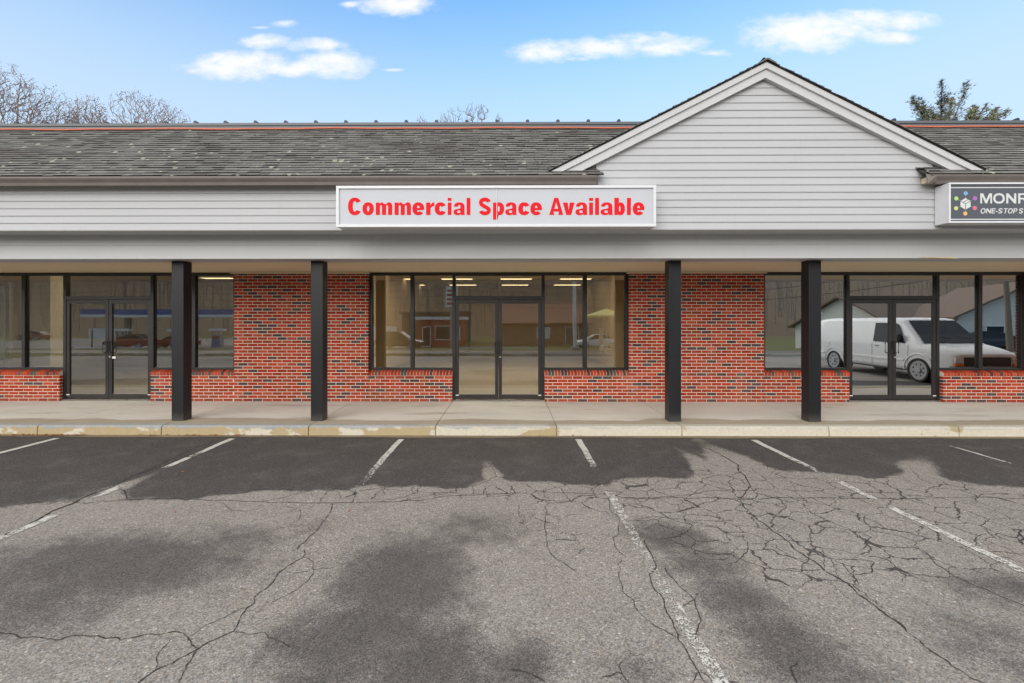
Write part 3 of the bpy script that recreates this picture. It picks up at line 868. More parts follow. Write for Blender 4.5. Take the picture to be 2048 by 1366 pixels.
# added framed panel, its pale colour standing in for daylight in the leftmost window
dx, dz = on_y(24, 572, 10.0); dz0 = fz(717, 10.0, 20)
dp = empty('daylight_stand_in', (dx - .6, 10.0, ZW), 0, 'pale blue framed panel with a white edge strip, added as stand-in for daylight behind the leftmost window', 'daylight stand-in')
mb = MB(); mb.box(-.5, .47, 0, .03, dz0 - ZW, dz - ZW); mb.build('panel', M['pale_blue'], dp)
mb = MB(); mb.box(.47, .56, -.02, .05, dz0 - ZW - .05, dz - ZW + .06); mb.box(-.6, .47, -.02, .05, dz - ZW, dz - ZW + .06); mb.box(-.6, .47, -.02, .05, dz0 - ZW - .05, dz0 - ZW)
mb.box(-.6, -.5, -.02, .05, dz0 - ZW, dz - ZW); mb.box(-.45, -.40, 0.0, .05, 0, dz0 - ZW - .05); mb.box(.4, .45, 0.0, .05, 0, dz0 - ZW - .05)
mb.build('frame', M['grey_paint'], dp)
mb = MB(); mb.box(.415, .435, -.008, -.001, dz0 - ZW, dz - ZW - .02); mb.build('edge_strip', M['sticker'], dp)

# ------------------------------------------------------------------ text (own heavy grotesque outlines)
def arc(cx, cy, rx, ry, a0, a1, n=14, p=2.25):
    out = []
    for i in range(n + 1):
        t = radians(a0 + (a1 - a0)*i/n); c, s = cos(t), sin(t)
        out.append((cx + rx*math.copysign(abs(c)**(2/p), c), cy + ry*math.copysign(abs(s)**(2/p), s)))
    return out
def stroke(pts, t):
    L_, R_ = [], []
    for i, p in enumerate(pts):
        a, b = pts[max(i-1, 0)], pts[min(i+1, len(pts)-1)]
        dx, dy = b[0]-a[0], b[1]-a[1]; l = hypot(dx, dy) or 1
        L_.append((p[0] - dy/l*t/2, p[1] + dx/l*t/2)); R_.append((p[0] + dy/l*t/2, p[1] - dx/l*t/2))
    return L_ + R_[::-1]
def rect(x0, x1, y0, y1): return [(x0, y0), (x1, y0), (x1, y1), (x0, y1)]
def glyph(ch, W, s=.262, h=.19, X=.725):
    """closed outlines (outer and holes) of one letter, W wide, capitals 1 high, lower case X high"""
    o = .015
    if ch == 'o': return [arc(W/2, X/2, W/2, X/2 + o, 0, 360, 36)[:-1], arc(W/2, X/2, W/2 - s, X/2 - h, 0, 360, 28)[:-1]]
    if ch == 'O': return [arc(W/2, .5, W/2, .5 + o, 0, 360, 40)[:-1], arc(W/2, .5, W/2 - s, .5 - h, 0, 360, 32)[:-1]]
    if ch in 'Cc':
        H = 1.0 if ch == 'C' else X
        cx = W*.52; rx = W*.52; a0 = 32 if ch == 'C' else 28
        return [arc(cx, H/2, rx, H/2 + o, a0, 360 - a0, 34) + arc(cx, H/2, rx - s*1.05, H/2 - h, 360 - a0*1.25, a0*1.25, 28)]
    if ch == 'e':
        c = X/2; yb = X*.40; yt = X*.56
        return [arc(W/2, c, W/2, c + o, -6, 322, 34) + arc(W/2, c, W/2 - s*.95, c - h*.92, 316, 196, 14) + [(s*.95, yb), (W - .005, yb)],
                arc(W/2, c, W/2 - s, c - h*.9, 12, 168, 14)[0:] + [(s, yt), (W - s, yt)]]
    if ch == 'm':
        q = s*.92; m0 = W/2 - q/2; m1 = W/2 + q/2
        out = [(0, 0), (0, X), (q*.95, X), (q*.95, X*.88)]
        out += arc(m0*.98, X*.72, m0*.98 - q*.95, X*.30, 150, 40, 8) + [(m1*.985, X*.86)]
        out += arc((m1 + W)/2, X*.70, (W - m1)/2, X*.32, 140, 0, 10) + [(W, 0), (W - q, 0)]
        out += arc((m1 + W - q)/2, X*.66, (W - q - m1)/2, X*.13, 0, 180, 6) + [(m1, 0), (m0, 0)]
        out += arc((q + m0)/2, X*.66, (m0 - q)/2, X*.13, 0, 180, 6) + [(q, 0)]
        return [out]
    if ch == 'r':
        return [[(0, 0), (0, X), (s*.95, X), (s*.95, X*.84)] + arc(W, X*.62, W - s*.95, X*.40, 160, 92, 6) + [(W, X*.73)] + arc(W, X*.45, W - s, X*.27, 95, 178, 6) + [(s, 0)]]
    if ch == 'i': return [rect(0, W, 0, X), rect(0, W, .83, 1.0)]
    if ch == 'l': return [rect(0, W, 0, 1.0)]
    if ch == 'a':
        rs = W - s
        out = [(W, 0), (W - s*.9, 0), (W - s*.98, X*.10)]
        out += arc(W*.36, X*.24, W*.36, X*.26, -50, -180, 8) + arc(W*.40, X*.26, W*.40, X*.22, 175, 95, 6)
        out += [(rs, X*.54), (rs, X*.64)] + arc(W*.5, X*.66, rs - W*.5, X*.155, 0, 160, 7) + [(W*.27, X*.66), (W*.04, X*.69)]
        out += arc(W*.5, X*.69, W*.46, X*.33, 165, 15, 10) + [(W*.965, X*.62), (W*.965, X*.14)]
        return [out, arc(W*.46, X*.265, W*.15, X*.11, 0, 360, 16)[:-1]]
    if ch in 'pb':
        f = (lambda y: y) if ch == 'p' else (lambda y: X - y)
        lo = -.275 if ch == 'p' else X - 1.0
        rx = (W - s*.3)/2; cx = W - rx
        out = [(0, lo), (0, X), (s*.95, X), (s*.95, X*.91)] + arc(cx, X/2, rx, X/2 + o, 115, -120, 22) + [(s, X*.09), (s, lo)]
        hole = arc((s + W - s)/2 + .005, X/2, (W - 2*s)/2, X/2 - h, 0, 360, 24)[:-1]
        return [[(x, f(y)) for x, y in out], [(x, f(y)) for x, y in hole]]
    if ch == 'S':
        t = h*1.12; m = t/2
        top = arc(W/2, .725, W/2 - m*1.15, .275 + o - m, 12, 235, 18, 2.1); bot = arc(W/2, .265, W/2 - m*1.15, .265 + o - m, 62, -170, 18, 2.1)
        return [stroke(top + bot, t*1.05)]
    if ch == 'A': return [[(0, 0), (W*.355, 1), (W*.645, 1), (W, 0), (W - s*1.1, 0), (W*.70, .20), (W*.30, .20), (s*1.1, 0)], [(W*.5, .76), (W*.365, .36), (W*.635, .36)]]
    if ch == 'v': return [[(0, X), (s*1.08, X), (W*.5, X*.33), (W - s*1.08, X), (W, X), (W*.5 + s*.56, 0), (W*.5 - s*.56, 0)]]
    if ch == 'M': return [[(0, 0), (0, 1), (s*1.35, 1), (W/2, .33), (W - s*1.35, 1), (W, 1), (W, 0), (W - s*.85, 0), (W - s*.85, .72), (W/2 + s*.4, 0), (W/2 - s*.4, 0), (s*.85, .72), (s*.85, 0)]]
    if ch == 'N': return [[(0, 0), (0, 1), (s, 1), (W - s, .36), (W - s, 1), (W, 1), (W, 0), (W - s, 0), (s, .64), (s, 0)]]
    if ch == 'R': return [[(0, 0), (0, 1), (W*.6, 1)] + arc(W*.6, .71, W*.37, .29, 80, -60, 10) + [(W, 0), (W - s*1.15, 0), (W*.52, .40), (s, .40), (s, 0)], [(s, .56), (s, .84)] + arc(W*.56, .70, W*.18, .14, 90, -90, 8)]
    if ch == 'E': return [[(0, 0), (0, 1), (W, 1), (W, 1 - h), (s, 1 - h), (s, .5 + h/2), (W*.93, .5 + h/2), (W*.93, .5 - h/2), (s, .5 - h/2), (s, h), (W, h), (W, 0)]]
    if ch == 'T': return [[(0, 1), (W, 1), (W, 1 - h), (W/2 + s/2, 1 - h), (W/2 + s/2, 0), (W/2 - s/2, 0), (W/2 - s/2, 1 - h), (0, 1 - h)]]
    if ch == 'P': return [[(0, 0), (0, 1), (W*.55, 1)] + arc(W*.55, .69, W*.45, .31, 80, -90, 10) + [(s, .38), (s, 0)], [(s, .54), (s, .84)] + arc(W*.52, .69, W*.26, .15, 90, -90, 8)]
    if ch == '-': return [rect(0, W, .30, .30 + h)]
def lettering(parent, m, spec, ybase, ycap, Y, ox, oz, thick=.003, name='lettering', shear=0.0, **kw):
    """spec: (letter, left px, right px) in photo pixels on the sign plane; one mesh per line of text"""
    cu = bpy.data.curves.new('lettering', 'CURVE'); cu.dimensions = '2D'; cu.fill_mode = 'BOTH'
    for ch, p0, p1 in spec:
        x0, z0 = on_y(p0, ybase, YSIGN); x1, z1 = on_y(p0, ycap, YSIGN); x2, _ = on_y(p1, ybase, YSIGN); cap = z1 - z0
        for poly_ in glyph(ch, (x2 - x0)/cap, **kw):
            sp = cu.splines.new('POLY'); sp.points.add(len(poly_) - 1); sp.use_cyclic_u = True
            for k, (gx_, gy_) in enumerate(poly_):
                sp.points[k].co = (x0 - ox + (gx_ + shear*gy_)*cap, z0 - oz + gy_*cap, 0, 1)
    cu.extrude = thick/2
    o = bpy.data.objects.new('lettering', cu); COL.objects.link(o)
    bpy.context.view_layer.update()
    me = bpy.data.meshes.new_from_object(o.evaluated_get(bpy.context.evaluated_depsgraph_get()))
    bpy.data.objects.remove(o); bpy.data.curves.remove(cu)
    n_ = len(me.vertices); c_ = np.empty(n_*3); me.vertices.foreach_get('co', c_); c_ = c_.reshape(-1, 3)
    me.vertices.foreach_set('co', np.stack([c_[:, 0], Y - thick/2 - c_[:, 2], c_[:, 1]], 1).ravel())
    me.materials.clear(); me.materials.append(m); me.name = name; me.update()
    o = bpy.data.objects.new(name, me); COL.objects.link(o); o.parent = parent
    return o

# ------------------------------------------------------------------ sign: commercial space
def sign_box(name, label, x0, x1, z0, z1, fm, fw, joints):
    r = empty(name, ((x0 + x1)/2, YSID, z0), 0, label, 'sign')
    ox, oy, oz = r.location
    L = lambda x: x - ox
    H = z1 - z0; d0 = YSIGN - YSID; d1 = -.018
    mb = MB(); mb.box(L(x0) + .004, L(x1) - .004, d0 + .03, d1, .004, H - .004)
    mb.build('cabinet', M['sign_white'], r, bevel=.004)
    mb = MB()
    for (a, b, c, d) in ((x0, x1, 0, fw), (x0, x1, H - fw, H)):
        mb.box(L(a), L(b), d0, d0 + .031, c, d)
    mb.box(L(x0), L(x0) + fw, d0 + .001, d0 + .031, fw, H - fw); mb.box(L(x1) - fw, L(x1), d0 + .001, d0 + .031, fw, H - fw)
    for jx in joints:
        mb.box(L(jx) - .004, L(jx) + .004, d0 + .012, d0 + .024, fw, H - fw)
        mb.box(L(jx) - .02, L(jx) + .02, d0 - .003, d0, .006, fw - .01); mb.box(L(jx) - .02, L(jx) + .02, d0 - .003, d0, H - fw + .01, H - .006)
    mb.build('retainer_frame', M['sign_white'], r, bevel=.003)
    mb = MB(); mb.box(L(x0) + fw, L(x1) - fw, d0 + .022, d0 + .029, fw, H - fw)
    mb.build('face_panel', fm, r)
    return r, L, d0 + .022, oz
sx0, sz1 = on_y(672, 371.5, YSIGN); sx1, sz0 = on_y(1312.5, 453, YSIGN)
sgn, L, fy, oz = sign_box('storefront_sign', 'long white box sign with bold red letters offering vacant space, above the middle shop',
                          sx0, sx1, sz0, sz1, M['sign_face'], .040, (fx(993.5, YSIGN),))
Q = lambda v: 650 + v/2.9257
line = [('C',132,209),('o',217,283),('m',295,391),('m',405,501),('e',510,579),('r',590,639),('c',641,706),('i',717,739),('a',751,818),('l',828,850),
        ('S',899,971),('p',983,1048),('a',1055,1122),('c',1131,1197),('e',1202,1270),
        ('A',1313,1395),('v',1393,1461),('a',1467,1537),('i',1547,1570),('l',1582,1605),('a',1614,1686),('b',1695,1757),('l',1769,1792),('e',1803,1871)]
lettering(sgn, M['sign_red'], [(c, Q(a), Q(b)) for c, a, b in line], 429.2, 395.0, fy - .0005, -L(0), oz)

# ------------------------------------------------------------------ sign: dark sign on the right
rx0, rz1 = on_y(1898.5, 365.0, YSIGN); _, rz0 = on_y(1960, 445.5, YSIGN)
rx1 = rx0 + 4.7
sg2, L, fy, oz = sign_box('tenant_sign', 'dark grey box sign with pale lettering and a cube emblem ringed by coloured dots', rx0, rx1, rz0, rz1, M['sign_dark'], .024, (fx(2010, YSIGN) + 1.2,))
mb = MB()
bx0, bz1 = on_y(1901.5, 373.5, YSIGN); bz0 = fz(439, YSIGN, 1950); t = .014; bx1 = rx1 - .05
a, b = L(bx0), L(bx1); c, d = bz0 - oz, bz1 - oz
mb.box(a, b, fy - .002, fy - .0003, d - t, d); mb.box(a, b, fy - .002, fy - .0003, c, c + t)
mb.box(a, a + t, fy - .002, fy - .0003, c + t, d - t); mb.box(b - t, b, fy - .002, fy - .0003, c + t, d - t)
mb.build('border_line', M['sign_pale'], sg2)
lettering(sg2, M['sign_pale'], [('M',1963.5,1987),('O',1989.5,2012.5),('N',2015.5,2035.5),('R',2039.5,2059)], 406.2, 386.0, fy - .0005, -L(0), oz, .002, s=.20, h=.18)
lettering(sg2, M['sign_pale'], [('O',1963.2,1973),('N',1974.5,1984),('E',1985.5,1992.5),('-',1993.5,1997.5),('S',1998.5,2007),('T',2009,2017),('O',2018,2027.5),('P',2029,2036.5),('S',2040,2048.5)], 426.2, 416.0, fy - .0005, -L(0), oz, .002, shear=.2, s=.19, h=.16)
em = MB(); ex, ez = on_y(1933.6, 407, YSIGN); ex = L(ex); ez -= oz
pxs = YSIGN / F * .99
R = 11.6 * pxs
hexa = [(ex + R*sin(k*pi/3), ez + R*cos(k*pi/3)) for k in range(6)]
em.prism_y(hexa, fy - .004, fy - .0015)
emb = em.build('cube_emblem', M['sign_pale'], sg2)
ln = MB()
def seg(p, q, w, y0=fy - .005, y1=fy - .0042):
    p = Vector(p); q = Vector(q); dd = (q - p).normalized(); nn = Vector((-dd.y, dd.x)) * w/2
    ln.prism_y([tuple(p + nn), tuple(q + nn), tuple(q - nn), tuple(p - nn)], y0, y1)
w = 1.1 * pxs
seg((ex, ez), (ex, ez - R), w); seg((ex, ez), hexa[5], w); seg((ex, ez), hexa[1], w)
q5, q0, q1 = Vector(hexa[5]), Vector(hexa[0]), Vector(hexa[1]); cc = Vector((ex, ez))
seg(tuple((q5 + cc)/2 ), tuple((q0 + q1)/2), w)
ln.build('cube_edges', M['sign_dark'], emb)
ln = MB()
for (dxp, dyp, mname) in ((1934, 386, 'dot_blue'), (1952.7, 396, 'dot_purple'), (1952.3, 415.6, 'dot_pink'), (1933.2, 426.5, 'dot_orange'), (1914.6, 416, 'dot_lime'), (1915.2, 396.3, 'dot_green')):
    qx, qz = on_y(dxp, dyp, YSIGN); qx = L(qx); qz -= oz
    v = Vector((qx - ex, qz - ez)).normalized()
    seg((ex + v.x*R*.9, ez + v.y*R*.9), (qx, qz), .8*pxs, fy - .003, fy - .0012)
    dt = MB(); dt.disc((qx, fy - .003, qz), 3.7*pxs, (0, 1, 0), .003, 18); dt.build('emblem_dot', M[mname], sg2)
    dt = MB(); dt.disc((qx, fy - .0015, qz), 4.4*pxs, (0, 1, 0), .002, 18); dt.build('dot_rim', M['grey_paint'], sg2)
ln.build('emblem_spokes', M['grey_paint'], sg2)

# ------------------------------------------------------------------ orange cord on the roof
def cord(y_off, seed, label):
    r = random.Random(seed); pts = []; x = XL
    ph = r.uniform(0, 6)
    while x <= XR:
        s = SL - .035 + y_off + .016*sin(x*1.9 + ph) + .012*sin(x*4.3 + ph*2)
        px_, zz = x, 0
        Y = YEAVE + s*cos(th_) - sin(th_)*.028; Z = ZEAVE + s*sin(th_) + cos(th_)*.028
        if not (gz_top(x) > Z - .03): pts.append((x, Y, Z))
        else: pts.append(None)
        x += .12
    mb = MB(); run = []
    for p in pts + [None]:
        if p is None:
            if len(run) > 1: mb.tube(run, .0105, 6)
            run = []
        else: run.append(p)
    o = mb.build('roof_cord', M['cord'], None, smooth=True)
    return tag(o, label, 'cord', 'orange cords along the roof crest')
cord(0.0, 3, 'orange cord snaking along the top of the shingles, hugging the grey flashing')
cord(-.03, 8, 'second orange cord just below the other one under the roof crest')

# ------------------------------------------------------------------ sidewalk, kerb, gutter pan
jx = [XL] + [fx(p, YK) for p in (75, 323, 617, 871, 1113, 1364, 1658, 1918)] + [fx(1918, YK) + 2.2, fx(1918, YK) + 4.5, fx(1918, YK) + 6.8, fx(1918, YK) + 9.0, fx(1918, YK) + 11.3, XR]
jx = [XL] + [jx[1] - d for d in (11.2, 8.9, 6.7, 4.4, 2.1)] + jx[1:]
mb = MB()
kr = MB()
for a, b in zip(jx[:-1], jx[1:]):
    g = .006
    mb.box(a + g, b - g, YK + .15, YF_ + .12, 0.0, ZW)
    dz = random.uniform(-.003, .003)
    kr.prism_x([(YK + .146, -.05), (YK + .146, ZW + dz*.3), (YK + .028, ZW + dz*.3), (YK + .006, ZW - .012), (YK, ZW - .03), (YK - .012, -.05)], a + g*1.2, b - g*1.2)
mb.box(XL, XR, YK + .02, YF_ + .12, -.02, ZW - .02)
tag(mb.build('sidewalk', M['concrete']), kind='structure')
tag(kr.build('kerb', M['kerb'], bevel=.004), kind='structure')
mb = MB(); n = 200; top = []
for i in range(n):
    a = XL + (XR - XL)*i/n; b = XL + (XR - XL)*(i+1)/n
    f = lambda x: YK - .105 + .02*sin(x*1.3) + .012*sin(x*5.1)
    mb.face([(a, f(a), .005), (b, f(b), .005), (b, YK + .01, .012), (a, YK + .01, .012)])
tag(mb.build('gutter_strip', M['gutter_pan'], fix=False), kind='structure')

# ------------------------------------------------------------------ asphalt lot
def c7(p): return [(x/2, 840 + y/2) for x, y in p]
def c8(p): return [(1024 + x/2, 840 + y/2) for x, y in p]
def gpoly(pp): return [ground(px, py) for px, py in pp]

low_edge = [(-700, 1035), (0, 1015), (70, 1006), (145, 1001), (185, 990), (228, 974), (237, 974), (250, 985), (254, 998), (300, 998), (345, 998), (380, 1000), (415, 991), (440, 988), (480, 986), (520, 980), (560, 979),
            (600, 982), (640, 978), (690, 980), (718, 972), (745, 968), (780, 974), (830, 970), (862, 971), (900, 977), (930, 974), (960, 963), (985, 952), (1024, 962), (1060, 962), (1100, 962), (1150, 968), (1190, 970), (1212, 970),
            (1226, 961), (1245, 956), (1300, 954), (1340, 955), (1372, 956), (1388, 947), (1392, 938), (1400, 932), (1425, 915), (1480, 915), (1510, 925), (1540, 938), (1580, 942), (1640, 944), (1700, 949), (1740, 956), (1760, 955), (1800, 947),
            (1826, 942), (1830, 932), (1850, 945), (1900, 960), (1960, 968), (2048, 975), (2600, 1000)]
poly = np.array(gpoly(low_edge) + [(30, 7.6), (-30, 7.6)])
def sdf_poly(P, poly):
    n = len(poly); d = np.full(len(P), 1e9); inside = np.zeros(len(P), bool)
    for i in range(n):
        a = poly[i]; b = poly[(i + 1) % n]; ab = b - a
        t = np.clip(((P - a) @ ab) / (ab @ ab), 0, 1)
        d = np.minimum(d, np.hypot(*(P - a - t[:, None]*ab).T))
        c = ((a[1] > P[:, 1]) != (b[1] > P[:, 1]))
        with np.errstate(divide='ignore', invalid='ignore'):
            xi = (b[0] - a[0])*(P[:, 1] - a[1])/(b[1] - a[1]) + a[0]
        inside ^= c & (P[:, 0] < xi)
    return np.where(inside, d, -d)
xs = np.concatenate([np.arange(-24, -9, .5), np.arange(-9, 9.001, .045), np.arange(9.5, 24.1, .5)])
ys = np.concatenate([np.arange(-4.3, 1.9, .3), np.arange(1.95, 7.26, .045), [7.27]])
GX, GY = np.meshgrid(xs, ys); P = np.stack([GX.ravel(), GY.ravel()], 1)
nx, ny = len(xs), len(ys)
seal = sdf_poly(P, poly)
def blobs(lst):
    out = np.zeros(len(P))
    for px, py, rx, ry, w in lst:          # centre, half sizes in metres
        cx, cyy = ground(px, py)
        q = ((P[:, 0] - cx)/rx)**2 + ((P[:, 1] - cyy)/ry)**2
        out = np.maximum(out, w*np.exp(-q**1.3))
    return out
stain = blobs([(230, 1125, 1.3, .62, .95), (90, 1190, .9, .6, .8), (420, 1090, .8, .5, .7), (800, 1160, .62, .9, .95), (720, 1270, .62, .5, .95), (860, 1330, .55, .5, .9), (940, 1060, .7, .5, .62), (640, 1340, .4, .3, .8),
               (1340, 1075, .42, .42, .85), (1400, 1120, .4, .35, .8), (1480, 1200, .33, .4, .85), (1570, 1290, .4, .45, .85), (1660, 1345, .4, .3, .7), (1040, 1330, .3, .3, .75),
               (1990, 1290, .5, .5, .6), (2010, 1180, .5, .3, .75), (60, 1300, .0001, .0001, 0), (1250, 1345, .3, .2, .6), (600, 1050, .5, .3, .45),
               (-500, 1150, 1.5, 1.0, .8), (2600, 1150, 1.5, 1.0, .8)])
behind = np.clip((1.9 - P[:, 1])/1.0, 0, 1)*(0.35 + .3*np.sin(P[:, 0]*1.1)*np.sin(P[:, 1]*.9))
stain = np.maximum(stain, behind)
crk = blobs([(1450, 1000, 1.15, 1.1, 1.0), (1650, 1020, 1.2, 1.1, 1.0), (1850, 1010, 1.3, .9, 1.0), (1260, 990, .8, .55, .75), (1620, 1110, .9, .45, .8), (1960, 1060, .9, .6, .75), (1100, 985, 1.1, .35, .62), (800, 985, 1.2, .25, .55), (1150, 1060, .5, .6, .38)])
soft = np.clip(blobs([(1390, 900, .75, .8, 1.0), (1480, 900, .5, .7, 1.0), (1850, 905, 1.1, .7, 1.0), (100, 1000, 1.5, .35, .5), (965, 920, .35, .7, 1.0), (2000, 930, 1.2, .6, .8), (190, 985, .4, .3, .8)]), 0, 1)
def strokes(lst):
    out = np.zeros(len(P))
    for pts, r, w in lst:
        g = np.array(gpoly(pts))
        for a, b in zip(g[:-1], g[1:]):
            ab = b - a; t = np.clip(((P - a) @ ab)/(ab @ ab), 0, 1)
            d = np.hypot(*(P - a - t[:, None]*ab).T)
            out = np.maximum(out, w*np.exp(-(d/r)**2))
    return out
worn = strokes([([(938, 882), (955, 898), (972, 922), (985, 950)], .10, .75), ([(1400, 882), (1440, 905), (1475, 930)], .22, .9), ([(1345, 892), (1385, 915), (1405, 935)], .12, .6),
                ([(1800, 885), (1850, 905), (1835, 935)], .22, .6), ([(1900, 890), (1980, 905)], .2, .4), ([(455, 885), (350, 930), (240, 975)], .09, .6), ([(1560, 895), (1620, 900)], .10, .5), ([(1960, 945), (1850, 925)], .2, .35)])
worn = worn*1.15
me = bpy.data.meshes.new('parking_lot')
Z = 0.010*np.sin(P[:, 0]*.8 + 1)*np.sin(P[:, 1]*.7)*0
verts = np.stack([P[:, 0], P[:, 1], Z], 1)
idx = (np.arange(ny - 1)[:, None]*nx + np.arange(nx - 1)[None, :]).ravel()
faces = np.stack([idx, idx + 1, idx + nx + 1, idx + nx], 1)
me.from_pydata(verts.tolist(), [], faces.tolist())
for nm, arr in (('seal', seal), ('stain', stain), ('crackle', crk), ('soft', soft), ('worn', worn)):
    at = me.attributes.new(nm, 'FLOAT', 'POINT'); at.data.foreach_set('value', arr.astype(np.float32))
me.materials.append(M['asphalt'])
lot = bpy.data.objects.new('parking_lot', me); COL.objects.link(lot); tag(lot, kind='structure')

# traced cracks: jagged flat ribbons in the asphalt
def jag(pts, amp, depth=3):
    pts = [Vector(p) for p in pts]
    for k in range(depth):
        out = [pts[0]]
        for a, b in zip(pts[:-1], pts[1:]):
            d = b - a; L_ = d.length
            if L_ > .03:
                m_ = (a + b)/2 + Vector((-d.y, d.x)).normalized()*random.gauss(0, amp)*min(1, L_/.12)
                out.append(m_)
            out.append(b)
        pts = out; amp *= .62
    return pts
ck = MB()
def crack(pp, w0, w1=None, amp=.011):
    w1 = w0 if w1 is None else w1
    g = jag([ground(px, py) for px, py in pp], amp)
    n = len(g); prev = None
    for i, p in enumerate(g):
        d = g[min(i+1, n-1)] - g[max(i-1, 0)]
        if d.length < 1e-6: continue
        nn = Vector((-d.y, d.x)).normalized()
        w = (w0 + (w1 - w0)*i/(n - 1))*.00085*random.uniform(.35, 1.45)
        if i in (0, n-1): w *= .3
        cur = ((p.x + nn.x*w/2, p.y + nn.y*w/2, .003), (p.x - nn.x*w/2, p.y - nn.y*w/2, .003))
        if prev: ck.face([prev[0], prev[1], cur[1], cur[0]])
        prev = cur
for pts, w in [
    ([(0,470),(100,425),(200,370),(290,335),(370,295),(450,268)], 30), ([(450,268),(500,240),(580,205),(660,170),(740,130),(800,105),(860,85)], 16), ([(540,218),(600,205),(680,172),(760,138)], 12),
    ([(0,350),(100,335),(200,328),(290,325),(340,335),(420,325),(505,318),(560,318),(620,315),(700,312),(760,318)], 9),
    ([(760,318),(860,322),(960,325),(1060,328),(1160,330),(1300,332),(1420,330),(1560,328),(1680,322),(1760,308),(1850,302),(1950,298),(2048,294)], 11),
    ([(460,268),(500,285),(508,315)], 16), ([(505,318),(620,316),(700,314),(760,318),(830,302),(880,297),(960,293),(1040,280),(1100,280),(1160,278),(1200,284),(1250,277),(1320,280),(1360,275),(1400,282)], 9),
    ([(1040,328),(1140,310),(1200,290),(1250,280)], 7), ([(1280,328),(1310,285)], 7), ([(1410,330),(1415,290),(1400,275)], 9), ([(1430,285),(1500,275),(1560,268),(1620,262),(1680,262),(1730,268),(1790,275),(1850,272),(1900,262),(1950,245),(1985,225),(2048,245)], 9),
    ([(1540,300),(1530,270)], 6), ([(1660,300),(1655,265)], 6), ([(1600,325),(1700,305),(1780,290),(1840,278)], 7), ([(1895,300),(1890,262)], 6), ([(1945,295),(1940,262)], 6), ([(1985,225),(1960,180),(1920,130)], 5),
    ([(1330,335),(1320,370),(1290,410),(1260,450),(1220,490),(1190,520)], 10), ([(1218,520),(1212,550),(1160,580),(1110,615),(1080,660),(1040,690),(1015,735),(990,750),(960,795),(935,845),(880,870),(800,912),(740,945),(690,975),(625,1000),(590,1025),(555,1052),(520,1085)], 9),
    ([(-60,850),(0,852),(40,855),(80,872),(130,868),(190,878),(240,880),(290,862),(350,865),(420,875),(480,882),(530,872),(580,858),(640,860),(735,855),(750,870),(765,900),(795,915),(770,950),(745,985),(730,1020),(715,1055),(700,1090)], 8),
    ([(750,870),(800,840),(840,815),(900,790),(980,750)], 5), ([(690,868),(650,915),(625,960),(622,1000)], 5), ([(930,848),(980,858),(1060,852),(1100,880),(1160,910)], 5),
    ([(1215,550),(1245,565),(1255,600),(1235,640),(1190,680),(1130,710),(1080,735)], 5), ([(1250,600),(1320,595),(1400,570)], 4), ([(1150,605),(1200,610),(1250,600)], 4),
    ([(880,330),(920,360),(980,368),(1040,355)], 5), ([(1140,345),(1180,360),(1220,340)], 5), ([(1200,360),(1195,400)], 6), ([(1080,725),(1040,760),(1000,800)], 3)]:
    crack(c7(pts), w)
